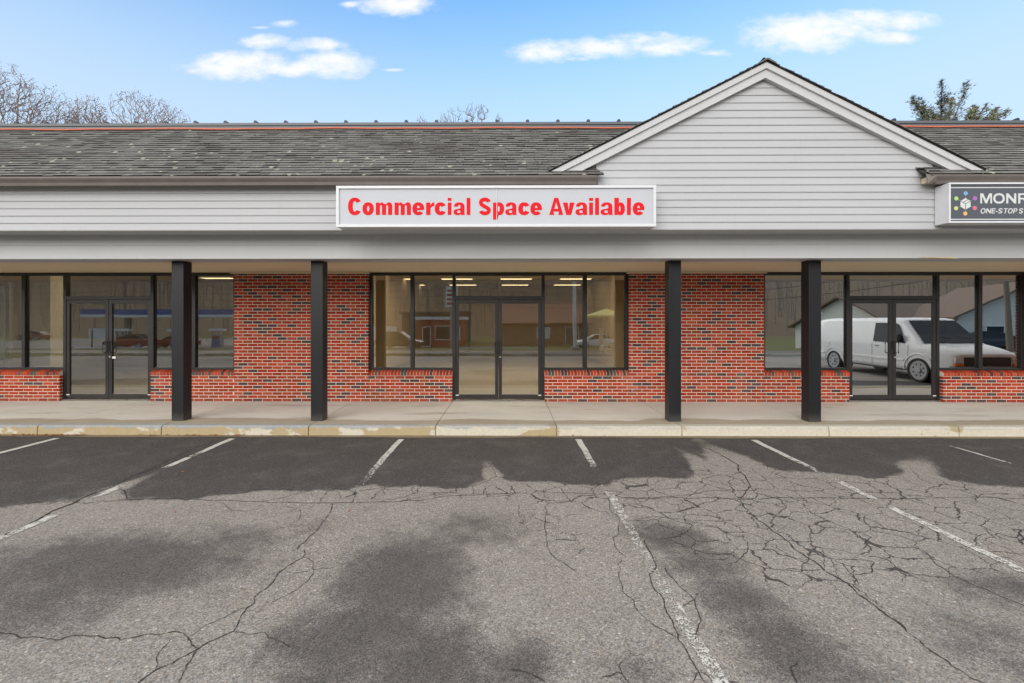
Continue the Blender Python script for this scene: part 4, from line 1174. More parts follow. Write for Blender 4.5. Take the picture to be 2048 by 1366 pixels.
for pts, w in [
    ([(-2,292),(160,290),(280,294),(390,296),(440,312),(550,316),(640,312),(760,312)], 9), ([(760,312),(880,316),(920,318),(1060,312),(1200,312),(1330,314),(1480,314),(1540,316)], 13), ([(1540,316),(1700,312),(1850,308),(2048,315),(2200,318)], 8),
    ([(700,85),(760,105),(830,135),(905,180),(905,205),(935,225),(955,265),(935,290),(910,318),(925,345),(940,372)], 15), ([(940,372),(990,405),(1050,450),(1110,490),(1160,535),(1220,575),(1250,605)], 13), ([(1250,605),(1310,635),(1370,680),(1420,720),(1470,760),(1530,800),(1580,850)], 17), ([(1580,850),(1640,895),(1700,940),(1760,985),(1830,1030),(1900,1056)], 9),
    ([(395,300),(390,340),(400,370),(430,400),(425,440),(405,470),(410,500),(430,530),(460,550)], 6), ([(130,345),(135,380),(130,430),(140,510),(180,560),(230,590),(265,605)], 7), ([(25,340),(30,390)], 7),
    ([(440,560),(435,600),(430,640),(445,690),(490,740),(530,790),(580,830),(640,860),(665,875)], 6), ([(530,480),(545,520),(575,575),(570,600),(550,620),(560,660),(595,700),(610,750),(640,800),(665,860),(690,910),(715,960),(745,1005),(780,1056)], 9),
    ([(610,590),(650,640),(700,690),(730,720),(745,770),(745,830),(735,880)], 8), ([(680,750),(730,720),(770,685)], 5), ([(-10,1000),(60,1010),(140,1050)], 8), ([(360,1030),(420,1010),(440,1015),(470,1056)], 8), ([(440,1015),(450,960)], 5), ([(720,1056),(740,1010),(800,1035),(900,1050)], 7), ([(1140,970),(1115,985),(1125,1020),(1140,1056)], 13),
    ([(1580,500),(1640,520),(1700,580),(1770,625),(1830,655),(1900,680),(2048,742),(2150,780)], 7), ([(1500,595),(1600,615),(1700,628),(1770,625)], 6), ([(920,460),(945,490),(940,530),(905,560),(870,575)], 7), ([(950,495),(1060,500),(1090,530),(1150,565),(1220,590)], 5),
    ([(440,312),(560,312),(720,300),(780,285),(880,285)], 8), ([(960,290),(1040,305),(1120,312)], 6), ([(490,400),(560,388),(700,400),(760,402),(890,402)], 6), ([(1230,545),(1300,560),(1400,560),(1450,570),(1440,610),(1370,620)], 7), ([(1240,520),(1245,575),(1250,600)], 5),
    ([(1600,205),(1640,240),(1720,260)], 6), ([(1905,485),(1970,510),(2048,550)], 6), ([(390,460),(340,462)], 5), ([(1090,600),(1160,602),(1240,600)], 7), ([(1320,570),(1350,610),(1380,640),(1385,660)], 6), ([(680,402),(820,430),(900,470),(940,470)], 6), ([(1280,445),(1400,450),(1440,470),(1400,520)], 6),
    ([(1000,150),(1020,180),(1030,205)], 6), ([(1880,430),(1930,470),(1890,485)], 6), ([(2035,440),(2045,470),(2040,500)], 14), ([(1200,312),(1320,370),(1440,400),(1500,440)], 6), ([(1060,312),(1100,350),(1060,380)], 7)]:
    crack(c8(pts), w)
# oil drips and spalls
tag(ck.build('asphalt_cracks', M['crack'], fix=False), kind='structure')

# parking lines
def pline(x, prof, wid=.10):
    """prof: list of (y, wear) from the kerb outwards"""
    n = 90; ys_ = np.linspace(prof[0][0], prof[-1][0], n)
    wear = np.interp(-ys_, [-p[0] for p in prof], [p[1] for p in prof])
    me = bpy.data.meshes.new('parking_line'); v = []; wv = []; av = []
    cols = 5
    for i, y in enumerate(ys_):
        wob = .006*sin(y*3 + x) + .003*sin(y*11)
        for k in range(cols):
            t = k/(cols - 1)*2 - 1
            v.append((x + wob + t*wid/2, y, .0055)); wv.append(wear[i]); av.append(abs(t))
    f = [(i*cols + k, i*cols + k + 1, (i+1)*cols + k + 1, (i+1)*cols + k) for i in range(n-1) for k in range(cols-1)]
    me.from_pydata(v, [], f)
    a = me.attributes.new('wear', 'FLOAT', 'POINT'); a.data.foreach_set('value', np.array(wv, np.float32))
    a = me.attributes.new('across', 'FLOAT', 'POINT'); a.data.foreach_set('value', np.array(av, np.float32))
    me.materials.append(M['line'])
    o = bpy.data.objects.new('parking_line', me); COL.objects.link(o); tag(o, kind='structure')
pline(fx(0, 0) if False else -7.06, [(7.05, .15), (6.2, .3), (5, .6), (3, .9)])
pline(-4.30, [(7.05, .22), (6.55, .3), (6.2, .62), (5.95, .35), (5.7, .5), (5.55, 1.1), (5.15, 1.1), (4.95, .35), (4.75, .55), (4.5, 1.1), (4.35, .9), (4.25, .45), (3.7, .55), (3.5, .6), (3.0, .9)])
pline(-1.665, [(7.03, .36), (6.4, .42), (5.7, .55), (5.2, .68), (4.95, .72), (4.7, .95), (4.2, .72), (3.9, .9), (3.4, 1.05), (3.0, 1.2)])
pline(1.075, [(7.05, .22), (6.4, .45), (5.9, .55), (5.5, .85), (5.15, .8), (4.8, .56), (4.3, .58), (3.8, .63), (3.3, .66), (2.9, .60), (2.2, .54), (1.5, .6)])
pline(3.775, [(7.03, .25), (6.4, .40), (5.9, .52), (5.6, .60), (5.45, .78), (5.2, .52), (4.75, .52), (4.62, .9), (4.5, .48), (4.0, .50), (3.5, .52), (2.5, .55)])
pline(6.47, [(6.72, .55), (6.5, .42), (6.2, .45), (5.9, .6), (5.75, 1.2)], .055)

# dry leaves gathered along the kerb
lf = MB()
def leaf(x, y, z, s):
    a = random.uniform(0, 2*pi); t = random.uniform(-.5, .5)
    c = random.choice(((.30, .07, .03), (.26, .10, .04), (.20, .07, .035), (.34, .12, .05)))
    ux, uy = cos(a)*s, sin(a)*s
    p = [(x - ux, y - uy, z), (x + uy*.45, y - ux*.45, z + abs(t)*s), (x + ux, y + uy, z + .2*s), (x - uy*.45, y + ux*.45, z + .15*s)]
    lf.face(p, 0, c)
for px0, px1, n in ((20, 170, 90), (360, 440, 16), (440, 480, 10), (200, 360, 10), (480, 1020, 8), (1030, 1500, 5), (-250, 20, 60)):
    for i in range(n):
        px = random.uniform(px0, px1); x = fx(px, 7.2)
        leaf(x, YK - .03 - abs(random.gauss(0, .035)), .016 + random.uniform(0, .006), random.uniform(.018, .036))
for px, py in ((365, 945), (350, 1025), (700, 1022), (1325, 987), (1490, 999), (797, 877), (690, 905)):
    x, y = ground(px, py); leaf(x, y, .008, .02)
tag(lf.build('fallen_leaves', M['leaf_litter'], fix=False), kind='stuff')

# ------------------------------------------------------------------ trees behind the roof
def grow(targets, base, step=.35, seed=1, trunk_pts=None, limbs=()):
    r = np.random.default_rng(seed)
    nodes = [np.array(p, float) for p in trunk_pts]; par = [-1] + list(range(len(nodes) - 1)); top = len(nodes) - 1
    for e in limbs:
        e = np.array(e, float); L_ = np.linalg.norm(e - nodes[top]); k = max(2, int(L_/.3)); last = top; side = r.normal(0, .10, 3)
        for j in range(1, k + 1):
            f = j/k; q = nodes[top] + (e - nodes[top])*f; q = q + side*sin(pi*f)*L_*.35 + r.normal(0, .025, 3)
            nodes.append(q); par.append(last); last = len(nodes) - 1
    tip = []
    T = np.array(targets); order = np.argsort(np.linalg.norm(T - nodes[-1], axis=1))
    for ti in order:
        t = T[ti]; A = np.array(nodes)
        d = np.linalg.norm(A - t, axis=1) + np.maximum(0, A[:, 2] - t[2] + .1)*1.5
        i = int(np.argmin(d)); p = A[i]; L_ = np.linalg.norm(t - p); k = max(1, int(L_/step)); last = i
        for j in range(1, k + 1):
            f = j/k; q = p + (t - p)*f; q[2] -= .03*L_*sin(pi*f)
            q = q + r.normal(0, .018*min(1, L_), 3) if j < k else q
            nodes.append(q); par.append(last); last = len(nodes) - 1
        tip.append(last)
    N = len(nodes); cnt = np.zeros(N); child = [[] for _ in range(N)]
    for i in tip: cnt[i] += 1
    for i in range(N - 1, 0, -1):
        if par[i] >= 0: cnt[par[i]] += cnt[i]; child[par[i]].append(i)
    return nodes, par, cnt, tip, child
def tree_mesh(nodes, par, cnt, r0, rmin, expo=.42):
    mb = MB(); mx = cnt.max()
    rad = np.maximum(rmin, r0*(cnt/mx)**expo)
    for i in range(1, len(nodes)):
        if par[i] < 0: continue
        a, b = nodes[par[i]], nodes[i]
        ra = min(rad[par[i]], rad[i]*1.5)
        mb.tube([a, b], [ra, rad[i]], 5 if rad[i] > .02 else 3, cap=False)
    return mb
def bare_tree(name, label, px, Y, clusters, n, trunk_top, seed, mt, r0, rmin, buds=0, group=None, budcol=None):
    r = random.Random(seed)
    x0 = fx(px, Y); root = empty(name, (x0, Y, 0), 0, label, 'tree', group)
    T = []
    tot = sum(c[4] for c in clusters)
    for (cx, cyy, rx, ry, w) in clusters:
        for i in range(int(n*w/tot)):
            while True:
                a, b, c = r.uniform(-1, 1), r.uniform(-1, 1), r.uniform(-1, 1)
                if a*a + b*b + c*c <= 1: break
            X, Zz = on_y(cx + a*rx, cyy + b*ry, Y)
            T.append((X - x0, c*rx*Y/F*.8, Zz))
    limbs = []
    for (cx, cyy, rx, ry, w) in clusters:
        for fx_, fy_ in ((-.35, -.75), (.4, -.55), (.0, .1)):
            X, Zz = on_y(cx + rx*fx_, cyy + ry*fy_, Y); limbs.append((X - x0, r.gauss(0, .3), Zz))
    trunk = [(0, 0, 0), (.05, 0, trunk_top*.35), (-.05, .05, trunk_top*.7), (.03, 0, trunk_top)]
    nodes, par, cnt, tip, ch = grow(T, None, .3, seed, trunk, limbs)
    cnt[:4] = max(cnt[:4].max(), 1)
    tree_mesh(nodes, par, cnt, r0, rmin).build('trunk', mt, root, fix=False)
    if buds:
        mb = MB()
        for i in range(4, len(nodes)):
            if cnt[i] > 3: continue
            for k in range(buds):
                if r.random() < .45: continue
                p = Vector(nodes[i]) + Vector((r.gauss(0, .07), r.gauss(0, .07), r.gauss(0, .07)))
                s = r.uniform(.016, .036); a = Vector((r.gauss(0, 1), r.gauss(0, 1), r.gauss(0, 1))).normalized(); b = a.orthogonal().normalized()
                c = budcol[r.randrange(len(budcol))]
                mb.face([tuple(p - a*s), tuple(p + b*s*.7), tuple(p + a*s), tuple(p - b*s*.7)], 0, c)
        mb.build('buds', M['bud'], root, fix=False)
    return root
RED = [(.22, .05, .05), (.16, .05, .05), (.30, .06, .05), (.12, .08, .07)]
G = 'bare trees behind the roof'
bare_tree('budding_tree', 'tallest bare tree with reddish buds behind the roof at far left', 45, 21,
          [(10, 175, 60, 50, 1.2), (75, 215, 65, 50, 1.4), (110, 235, 45, 40, .9), (40, 270, 70, 40, 1.0), (-60, 190, 60, 60, 1)], 1900, 6.5, 5, M['bark'], .11, .0050, 2, G, RED)
bare_tree('budding_tree', 'smaller bare tree with reddish buds, second from the left above the roof', 180, 22,
          [(180, 225, 32, 34, 1), (150, 240, 25, 22, .6), (200, 250, 32, 26, .7)], 800, 7.5, 9, M['bark'], .08, .0050, 2, G, RED)
bare_tree('budding_tree', 'wispy spreading bare tree above the roof just left of the clouds', 285, 22,
          [(260, 215, 38, 38, 1), (310, 225, 40, 34, 1), (345, 235, 35, 22, .6), (285, 265, 60, 30, .8)], 850, 7.5, 13, M['bark'], .08, .0048, 2, G, RED)
bare_tree('bare_tree', 'thin grey leafless tree top peeking over the middle of the roof', 938, 24,
          [(955, 222, 24, 20, 1.2), (915, 235, 35, 20, 1.2), (890, 240, 18, 12, .5), (998, 236, 9, 12, .35), (843, 238, 12, 10, .3), (940, 270, 60, 20, .8)], 520, 8.5, 21, M['bark_grey'], .08, .0045, 0, G)

# pine on the right
pr = random.Random(4); PY = 20.0; px0 = fx(1905, PY)
pine = empty('pine_tree', (px0, PY, 0), 0, 'dark green pine crown behind the roof to the right of the gable', 'tree')
tm = MB(); nm_ = MB()
trunk_top = fz(330, PY, 1905)
tm.tube([(0, 0, 0), (.04, 0, trunk_top*.6), (0, 0, trunk_top)], [.2, .14, .08], 8)
plumes = [((1862, 262), (1799, 208), 7), ((1868, 258), (1832, 190), 10), ((1875, 256), (1852, 184), 10), ((1882, 254), (1877, 178), 11), ((1890, 252), (1903, 180), 10), ((1886, 258), (1888, 205), 14), ((1850, 262), (1845, 214), 14),
          ((1905, 254), (1946, 174), 7), ((1900, 256), (1922, 212), 10), ((1925, 258), (1968, 200), 8), ((1940, 258), (1990, 198), 6), ((1950, 260), (2002, 212), 7), ((1965, 262), (2021, 221), 5), ((1920, 262), (1945, 222), 12), ((1895, 268), (1830, 238), 12), ((1905, 268), (1975, 240), 10)]
def tuft(p, s, dirv, n=9):
    for i in range(n):
        d = (Vector(dirv) + Vector((pr.gauss(0, .8), pr.gauss(0, .8), pr.gauss(.1, .7)))).normalized()
        o = d.orthogonal().normalized()*s*.13; L_ = s*pr.uniform(.6, 1.2)
        k = pr.uniform(.55, 1.4); c = pr.choice(((.13, .145, .075), (.18, .185, .075), (.10, .115, .075), (.24, .23, .10)))
        nm_.face([tuple(p - o), tuple(p + o), tuple(p + d*L_)], 0, (c[0]*k, c[1]*k, c[2]*k))
for (b, t, rad) in plumes:
    bx, bz = on_y(b[0], b[1] + 12, PY); tx, tz = on_y(t[0], t[1], PY); dy = pr.uniform(-1.2, 1.2)
    B = Vector((bx - px0, dy*.3, bz)); Tt = Vector((tx - px0, dy, tz)); ax = (Tt - B)
    tm.tube([(0, 0, trunk_top*pr.uniform(.82, .98)), tuple(B), tuple(Tt)], [.05, .028, .006], 5)
    rr = rad*1.9*PY/F
    n = int(ax.length*90)
    for i in range(n):
        f = pr.uniform(0.0, 1.0); w = rr*(1 - f*.75)
        p = B + ax*f + Vector((pr.gauss(0, .5)*w, pr.gauss(0, .6)*w, pr.gauss(0, .5)*w))
        if pr.random() < .35: tm.tube([tuple(B + ax*max(0, f - .12)), tuple(p)], [.006, .003], 3, cap=False)
        tuft(p, pr.uniform(.10, .19), ax.normalized(), 7)
tm.build('trunk', M['bark'], pine, fix=False); nm_.build('crown', M['needle'], pine, fix=False)

# ------------------------------------------------------------------ across the road (seen mirrored in the shop glass)
def gz(x, y):
    if y >= -6: return 0.0
    if y >= -33: return -1.3*(-6 - y)/27.0
    if y >= -70: return -1.3
    t = (-70 - y)/130.0
    return -1.3 + 33*min(t, 1.0)**1.1 + (6*sin(x*.02 + 1)*min(t, 1))
mb = MB()
gy = [420, 60, 27, 7.4, -4.31, -6, -33, -70, -95, -120, -150, -180, -210, -260]; gxs = [-420, -250, -160, -110, -70, -40, -20, 0, 20, 40, 70, 110, 160, 250, 420]
V = [(x, y, gz(x, y) - .012 - (.02 if y > -4.4 else 0)) for y in gy for x in gxs]; n = len(gxs)
Fc = [(j*n + i, (j+1)*n + i, (j+1)*n + i + 1, j*n + i + 1) for j in range(len(gy) - 1) for i in range(n - 1)]
mb.add(V, Fc)
tag(mb.build('ground', M['ground'], fix=False), kind='structure')
mb = MB()
mb.prism_x([(-4.32, -.05), (-4.32, .13), (-4.46, .13), (-4.46, -.05)], -24, 24); tag(mb.build('lot_kerb', M['kerb']), kind='structure')
mb = MB(); f = lambda y: gz(0, y) + .006
mb.face([(-150, -6.4, f(-6.4)), (150, -6.4, f(-6.4)), (150, -14.5, f(-14.5)), (-150, -14.5, f(-14.5))]); tag(mb.build('road', M['road'], fix=False), kind='structure')
mb = MB()
for y in (-10.2, -10.5): mb.face([(-150, y, f(y) + .006), (150, y, f(y) + .006), (150, y - .12, f(y - .12) + .006), (-150, y - .12, f(y - .12) + .006)])
tag(mb.build('road_markings', M['yellow_line'], fix=False), kind='structure')
mb = MB(); mb.face([(-75, -22, gz(0, -22) + .01), (-10, -22, gz(0, -22) + .01), (-10, -33, -1.29), (-75, -33, -1.29)]); mb.face([(-75, -33, -1.29), (-10, -33, -1.29), (-10, -58, -1.29), (-75, -58, -1.29)])
tag(mb.build('forecourt', M['road'], fix=False), kind='structure')

MIR = 2*YGL
def vr(px, dist):
    """real place of something whose mirror image shows at column px, dist metres deep"""
    d = ray(px, HY); t = dist/d[1]
    return d[0]*t, MIR - dist

# cargo van, nosed in to the kerb out of frame to the right
def wheel(root, x, y, r, w, zc=None):
    zc = r if zc is None else zc
    t = MB(); s = 1 if x > 0 else -1
    prof = [(-.5, .80), (-.5, .96), (-.34, 1.0), (.34, 1.0), (.5, .96), (.5, .80)]
    n = 24; vs = []; fs = []
    for k in range(n):
        a = 2*pi*k/n
        for (o, q) in prof: vs.append((x + o*w, y + cos(a)*q*r, zc + sin(a)*q*r))
    m_ = len(prof)
    for k in range(n):
        for j in range(m_):
            fs.append((k*m_ + j, k*m_ + (j+1) % m_, ((k+1) % n)*m_ + (j+1) % m_, ((k+1) % n)*m_ + j))
    t.add(vs, fs); wh = t.build('wheel', M['rubber'], root, smooth=False)
    t = MB(); t.disc((x + s*w*.30, y, zc), r*.82, (1, 0, 0), w*.24, 28); t.disc((x + s*w*.44, y, zc), r*.24, (1, 0, 0), w*.22, 16)
    for k in range(8):
        a = 2*pi*k/8; t.disc((x + s*w*.385, y + cos(a)*r*.33, zc + sin(a)*r*.33), r*.035, (1, 0, 0), w*.06, 8)
    h = MB()
    for k in range(8):
        a = 2*pi*(k + .5)/8; h.disc((x + s*w*.385, y + cos(a)*r*.49, zc + sin(a)*r*.49), r*.075, (1, 0, 0), w*.10, 10)
    h.build('rim_hole', M['rubber'], wh)
    t.build('rim', M['wheel_grey'], wh)
def loft(mb, rings):
    n = len(rings[0]); b = len(mb.v)
    for r in rings: mb.v.extend(r)
    for i in range(len(rings) - 1):
        for k in range(n):
            mb.f.append((b + i*n + k, b + i*n + (k+1) % n, b + (i+1)*n + (k+1) % n, b + (i+1)*n + k)); mb.m.append(0); mb.c.append(None)
    for e in (0, len(rings) - 1):
        mb.f.append(tuple(b + e*n + k for k in range(n))); mb.m.append(0); mb.c.append(None)
def body_ring(y, zb, zbelt, zt, wb, wt, crown=.04):
    return [(-wb*.94, y, zb), (-wb, y, zb + .12), (-wb, y, zbelt - .15), (-wb*.985, y, zbelt), (-wt, y, zt - crown*1.6), (-wt*.9, y, zt - crown*.4), (-wt*.45, y, zt), (wt*.45, y, zt), (wt*.9, y, zt - crown*.4), (wt, y, zt - crown*1.6), (wb*.985, y, zbelt), (wb, y, zbelt - .15), (wb, y, zb + .12), (wb*.94, y, zb)]
van = empty('cargo_van', (13.2, 3.7, 0), 0, 'white cargo van mirrored in the right shop glass, parked nose towards the kerb', 'van')
mb = MB(); H_ = 1.93
loft(mb, [body_ring(-2.80, .42, 1.12, 1.78, .93, .80), body_ring(-2.72, .34, 1.12, 1.88, .97, .84), body_ring(-2.2, .32, 1.12, 1.92, 1.0, .87), body_ring(0.0, .32, 1.12, H_, 1.0, .87), body_ring(0.75, .32, 1.12, 1.92, 1.0, .86), body_ring(1.02, .32, 1.12, 1.88, 1.0, .84),
          body_ring(1.45, .32, 1.11, 1.45, 1.0, .88, .03), body_ring(1.78, .32, 1.09, 1.16, 1.0, .93, .02), body_ring(2.25, .34, 1.0, 1.07, .98, .9, .02), body_ring(2.62, .38, .9, .97, .95, .86, .03), body_ring(2.74, .45, .82, .88, .90, .80, .03)])
vb = mb.build('body', M['white_paint'], van, smooth=True, bevel=.06); vb.data.set_sharp_from_angle(angle=radians(38)); vb.modifiers[0].segments = 3; vb.modifiers[0].angle_limit = radians(25)
g = MB()
for s in (-1, 1):
    e = s*1.012
    q = lambda y, z: (s*(1.003 - max(0, z - 1.11)*.165), y, z)
    g.face([q(.05, 1.15), q(1.25, 1.15), q(.92, 1.70), q(.80, 1.76), q(.05, 1.76)])
g.face([(-.80, 1.50, 1.42), (.80, 1.50, 1.42), (.72, 1.09, 1.83), (-.72, 1.09, 1.83)]); g.face([(-.90, 1.80, 1.17), (.90, 1.80, 1.17), (.80, 1.51, 1.42), (-.80, 1.51, 1.42)])
sol = g.build('window', M['car_glass'], van, fix=False); sm = sol.modifiers.new('Solid', 'SOLIDIFY'); sm.thickness = .02; sm.offset = 0
ar = MB()
for s in (-1, 1):
    for yc in (-1.75, 1.72):
        pts = [(s*1.004, yc + .47*cos(t), .37 + .47*sin(t)) for t in np.linspace(-.1, pi + .1, 16)]
        ar.tube(pts, .018, 8)
ar.build('wheel_arch', M['white_paint'], van)
ar = MB()
for s in (-1, 1):
    for yc in (-1.75, 1.72): ar.disc((s*.72, yc, .42), .44, (1, 0, 0), .16, 20)
ar.build('wheel_well', M['dark_plastic'], van)
for s in (-1, 1):
    for yc in (-1.75, 1.72): wheel(van, s*.90, yc, .36, .24)
for s in (-1, 1):
    m_ = MB(); m_.box(s*1.06 - .06, s*1.06 + .06, 1.02, 1.14, 1.16, 1.42); m_.box(min(s*.98, s*1.06), max(s*.98, s*1.06), 1.05, 1.10, 1.2, 1.25); m_.build('door_mirror', M['dark_plastic'], van, bevel=.02)
    m_ = MB(); m_.box(s*.78 - .12, s*.78 + .12, 2.70, 2.775, .66, .80); m_.build('headlight', M['clear_lens'], van, bevel=.01)
    m_ = MB(); m_.box(s*.80 - .12, s*.80 + .12, 2.70, 2.78, .58, .645); m_.build('turn_signal', M['amber_lens'], van)
    m_ = MB(); m_.box(s*.90 - .05, s*.90 + .05, -2.84, -2.74, .9, 1.3); m_.build('tail_light', M['red_lens'], van, bevel=.01)
m_ = MB(); m_.box(-.63, .63, 2.70, 2.765, .58, .82)
m_.build('grille', M['dark_plastic'], van, bevel=.01)
m_ = MB(); m_.box(-.97, .97, 2.62, 2.84, .36, .56); m_.box(-.95, .95, -2.90, -2.76, .40, .56); m_.build('bumper', M['dark_plastic'], van, bevel=.03)
m_ = MB()
for s in (-1, 1):
    for yy in (.0, 1.38, -1.15): m_.box(s*1.003 - .004, s*1.003 + .004, yy - .0035, yy + .0035, .4, 1.1)
    m_.box(s*1.003 - .006, s*1.003 + .006, .12, .28, 1.0, 1.04)
m_.build('door_seam', M['grey_paint'], van)
m_ = MB()
for s in (-1, 1):
    m_.box(s*1.008 - .014, s*1.008 + .014, -1.28, 1.24, .60, .66); m_.box(s*1.005 - .012, s*1.005 + .012, -2.6, -2.24, .60, .66)
    m_.box(s*1.004 - .006, s*1.004 + .006, -2.15, -1.98, .88, 1.04)
m_.build('side_moulding', M['white_panel'], van, bevel=.006)
m_ = MB()
for s in (-1, 1): m_.prism_y([(s*.80, .30), (s*1.0, .30), (s*1.0, .34), (s*.80, .34)], -1.25, 1.2)
m_.build('rocker_panel', M['dark_plastic'], van)
m_ = MB(); m_.tube([(-.5, 1.56, 1.385), (.02, 1.66, 1.30)], .012, 5); m_.tube([(.12, 1.56, 1.385), (.64, 1.66, 1.30)], .012, 5); m_.build('wiper', M['rubber'], van)

def car(label, loc, rz, paint, suv=False):
    c = empty('parked_car', loc, rz, label, 'car')
    h = 1.68 if suv else 1.44; mb = MB()
    R_ = lambda y, zb, zt, w: body_ring(y, zb, zt - .08, zt, w, w*.9, .03)
    loft(mb, [R_(-2.25, .35, .85, .78), R_(-2.1, .28, .95, .86), R_(-1.2, .26, .98, .9), R_(0, .26, .97, .9), R_(1.0, .26, .95, .9), R_(1.9, .28, .80, .87), R_(2.25, .36, .68, .76)])
    mb.build('body', paint, c, bevel=.02)
    mb = MB(); T_ = lambda y, zt, w: [(-w*1.18, y, .93), (-w, y, zt - .05), (-w*.7, y, zt), (w*.7, y, zt), (w, y, zt - .05), (w*1.18, y, .93)]
    if suv: loft(mb, [T_(-2.05, 1.0, .72), T_(-1.85, h - .08, .66), T_(-.6, h, .68), T_(.2, h - .05, .66), T_(1.1, 1.0, .70)])
    else: loft(mb, [T_(-1.75, 1.0, .72), T_(-1.0, h - .06, .62), T_(-.3, h, .63), T_(.3, h - .05, .62), T_(1.15, .99, .72)])
    cb = mb.build('cabin', M['car_glass'], c, bevel=.01)
    mb = MB(); mb.box(-.62, .62, -.9 if not suv else -1.7, .15, h - .03, h + .012); mb.build('roof_panel', paint, c, bevel=.008)
    for s in (-1, 1):
        for y in (-1.35, 1.4): wheel(c, s*.80, y, .33, .22)
        m_ = MB(); m_.box(s*.62 - .14, s*.62 + .14, -2.28, -2.15, .66, .80); m_.build('tail_light', M['red_lens'], c)
        m_ = MB(); m_.box(s*.58 - .14, s*.58 + .14, 2.10, 2.25, .56, .68); m_.build('headlight', M['clear_lens'], c)
    return c
x, y = vr(265, 47); car('red saloon car mirrored in the left shop doors, waiting by the fuel station', (x, y, gz(x, y)), radians(88), M['red_paint'])
x, y = vr(350, 50); car('red car with pale bonnet mirrored behind the leftmost black column', (x, y, gz(x, y)), radians(80), M['red_paint'])
x, y = vr(66, 72); car('red car mirrored in the far left window beside the grey column', (x, y, gz(x, y)), radians(92), M['red_paint'])
x, y = vr(800, 44); car('dark blue estate car mirrored in the left windows of the middle shop', (x, y, gz(x, y)), radians(-84), M['navy_paint'], True)
x, y = vr(1990, 34); car('dark car with red tail lamps mirrored in the far right window', (x, y, gz(x, y)), radians(-60), M['navy_paint'])
x, y = vr(1192, 48); car('small pale car mirrored under the yellow parasol', (x, y, gz(x, y)), radians(80), M['white_panel'])

# fuel station canopy and pumps
cx_, cyy = vr(372, 54)
can = empty('fuel_canopy', (cx_, cyy, -1.3), radians(-4), 'flat fuel station canopy with blue and white band mirrored in the left shop', 'canopy')
mb = MB(); mb.box(-8.5, 8.5, -4, 4, 3.75, 4.35); mb.build('blue_band', M['blue_panel'], can)
mb = MB(); mb.box(-8.53, 8.53, -4.03, 4.03, 3.45, 3.745); mb.build('white_band', M['white_panel'], can)
for xx in (-6.5, 0, 6.5):
    mb = MB(); mb.box(xx - .2, xx + .2, -.2, .2, 0, 3.44); mb.build('post', M['grey_paint'], can)
for i, (px, lab) in enumerate(((247, 'fuel pump mirrored in the right leaf of the left shop door'), (352, 'fuel pump mirrored beside the leftmost black column'), (435, 'fuel pump with blue front mirrored next to the left brick pier'))):
    x, y = vr(px, 49); p = empty('fuel_pump', (x, y, -1.29), 0, lab, 'fuel pump', 'pumps under the blue canopy')
    mb = MB(); mb.box(-.45, .45, -.3, .3, .15, 1.5); mb.box(-.6, .6, -.45, .45, 0, .15); mb.build('cabinet', M['grey_paint'], p, bevel=.03)
    mb = MB(); mb.box(-.35, .35, .30, .33, .3, .95); mb.build('blue_front', M['blue_panel'], p)
    mb = MB(); mb.box(-.35, .35, .30, .33, 1.1, 1.4); mb.build('red_display', M['store_red'], p)
    mb = MB(); mb.box(-.75, .75, -.35, .35, 1.95, 2.2); mb.box(-.42, -.34, -.05, .05, 1.5, 1.95); mb.box(.34, .42, -.05, .05, 1.5, 1.95); mb.build('topper', M['white_panel'], p)
def board(px, dist, w, h, z, lab):
    x, y = vr(px, dist); r = empty('white_board', (x, y, gz(x, y)), 0, lab, 'board', 'blank white boards across the road')
    mb = MB(); mb.box(-w/2, w/2, -.04, .04, z, z + h); mb.build('panel', M['white_panel'], r, bevel=.01)
    mb = MB()
    for s in (-1, 1): mb.box(s*w*.35 - .06, s*w*.35 + .06, .04, .12, 0, z + h*.8)
    mb.build('leg', M['post_wood'], r)
board(205, 50, 2.9, 1.1, 1.0, 'wide blank white board mirrored across the doors of the left shop')
board(240, 50.5, .9, 1.1, .9, 'narrow blank white board mirrored in the right leaf of the left shop door')
board(750, 46, 4.4, 1.5, .7, 'blank white board mirrored in the first pane of the middle shop')

